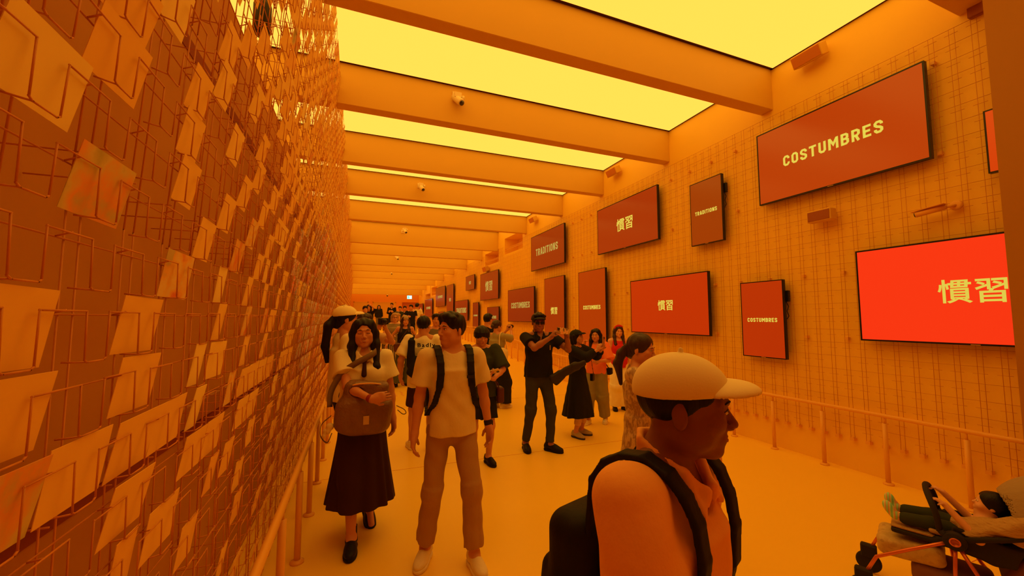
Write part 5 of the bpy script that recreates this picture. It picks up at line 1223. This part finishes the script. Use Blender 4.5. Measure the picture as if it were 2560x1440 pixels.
# blanket draped over the child
T=Vol((-.34,-.55,.52),(.34,.32,1.05),.008)
T.cap((-.19,.05,.70),(-.215,-.34,.93),.03,.045,.05); T.cap((-.12,.04,.74),(-.18,-.30,.90),.035,.045,.05); T.cap((-.05,.06,.75),(-.10,-.12,.80),.04,.04,.05); T.ell((-.20,-.28,.84),(.045,.14,.09),rotx(-.6),.05)
T.cut((0,-.10,.70),(0,.15,-1)) ; T.wrinkle(.008,(60,14,60),.5); bl=held('blanket',SI2,T,BL,'tan muslin blanket bunched over the child in the stroller','blanket')
T=Vol((-.38,-.46,.74),(-.16,-.16,1.02),.006); T.ell((-.265,-.33,.895),(.04,.055,.045),I3,.0); T.ell((-.27,-.28,.92),(.03,.03,.03),I3,.012); T.ell((-.28,-.34,.86),(.02,.02,.03),I3,.01)
held('soft_toy',SI2,T,cloth(*C['cream']),'small cream soft toy tucked on the stroller blanket','toy')
# the child
ch=empty('person',tuple(SI2['loc']),srz,'small black haired child sitting in the stroller, holding the bumper bar','person'); ch.scale=(.75,)*3
T=Vol((-.26,-.30,.55),(.30,.60,1.08),.0065,([],[(-.28,.02,.0045)],[(.80,1.03,.0045)]))
hcx=V3(0,-.11,.905); RHc=rotx(.30)
def Hc(*p): return hcx+RHc@(V3(*p)*.78)
class SB:   # scaled proxy for the head recipe
    pass
T.ell(Hc(0,-.012,.028),(.064,.078,.072),RHc,.02); T.ell(Hc(0,.022,-.038),(.052,.054,.056),RHc,.03); T.ell(Hc(0,.058,-.092),(.020,.018,.016),RHc,.02); T.cap(Hc(0,.088,0),Hc(0,.104,-.028),.006,.009,.008)
for sg in (1,-1): T.ell(Hc(sg*.045,.06,-.035),(.022,.02,.02),RHc,.02); T.ell(Hc(sg*.080,-.012,-.01),(.006,.014,.022),RHc,.005); T.ell(Hc(sg*.032,.098,.003),(.014,.010,.009),RHc,.01,'sub')
T.ell(Hc(0,.084,-.062),(.018,.010,.012),RHc,.01)
T.ell((0,-.10,.74),(.10,.075,.12),rotx(-.4),.03); T.cap(Hc(0,-.02,-.07),(0,-.09,.80),.035,.04,.03)
for sg in (1,-1):
    sh_=V3(sg*.10,-.10,.79); el=V3(sg*.19,-.03,.70); wr_=V3(sg*.15,.125,.885)
    T.cap(sh_,el,.032,.028,.02); T.cap(el,wr_,.028,.020,.015)
    d=nrm(V3(-.05*sg,.85,.52)); pn=nrm(V3(0,.52,-.85)); t=np.cross(d,pn)*-sg; R=np.stack([t,d,pn],1)
    T.ell(wr_+d*.028,(.026,.03,.013),R,.01)
    for q,(o_,l_) in enumerate(((.019,.036),(.0065,.040),(-.0065,.038),(-.019,.030))):
        b=wr_+d*.048+t*o_; p1=b+nrm(d*.8+pn*.6)*l_*.5; p2=p1+nrm(d*.1+pn)*l_*.5; T.cap(b,p1,.0068,.0062,.002); T.cap(p1,p2,.0062,.0055,.002)
    b=wr_+d*.012+t*.02; T.cap(b,b+nrm(d*.5+t*.5+pn*.7)*.03,.0075,.006,.004)
    T.cap((sg*.06,-.03,.68),(sg*.09,.20,.70),.05,.036,.02); T.cap((sg*.09,.20,.70),(sg*.10,.385,.69),.036,.025,.02); T.cap((sg*.10,.385,.69),(sg*.10,.41,.735),.022,.02,.01)
sp('body',T,SKINL,parent=ch)
T=Vol(hcx-.15,hcx+.15,.005); T.ell(Hc(0,-.02,.035),(.075,.088,.080),RHc,.0); T.ell(Hc(0,.105,-.03),(.055,.066,.068),RHc,.01,'sub'); T.cap(Hc(0,-.06,-.02),Hc(0,-.075,-.06),.045,.03,.03); T.wrinkle(.002,(140,100,10),1); sp('hair',T,HAIR,parent=ch)
for sg in (1,-1):
    e=sp('eye',MB().lathe([(.0005,-.007),(.006,-.004),(.0075,0),(.006,.004),(.0005,.007)],10,c=Hc(sg*.031,.084,.002)),EYEW,parent=ch); sp('iris',MB().lathe([(.0005,-.004),(.0045,0),(.0005,.004)],10,c=Hc(sg*.031,.091,.002)),IRIS,parent=e)
T=Vol(Hc(0,.085,-.062)-.03,Hc(0,.085,-.062)+.03,.003); T.cap(Hc(-.015,.088,-.062),Hc(.015,.088,-.062),.004,.004,.002); sp('lips',T,LIP,parent=ch)
T=Vol((-.2,-.1,.58),(.2,.42,.80),.007)
for sg in (1,-1): T.cap((sg*.06,-.04,.68),(sg*.09,.20,.70),.058,.050,.02); T.cap((sg*.09,.20,.70),(sg*.10,.34,.69),.050,.046,.02)
T.wrinkle(.003); sp('trousers',T,cloth(*C['dgreen']),parent=ch)
MINT=ramp_mat('mint_green_sock_pattern',[(.25,.75,.45),(.75,.85,.45),(.75,.30,.15),(.35,.80,.50)],'wave',6,.7,'Y')
for sg in (1,-1):
    T=Vol((sg*.10-.08,.33,.62),(sg*.10+.08,.52,.86),.0055); T.ell((sg*.10,.435,.745),(.034,.034,.058),rotx(-.35+.1*sg),.0); T.ell((sg*.10,.40,.70),(.034,.035,.034),I3,.02); sp('shoe',T,MINT,parent=ch)
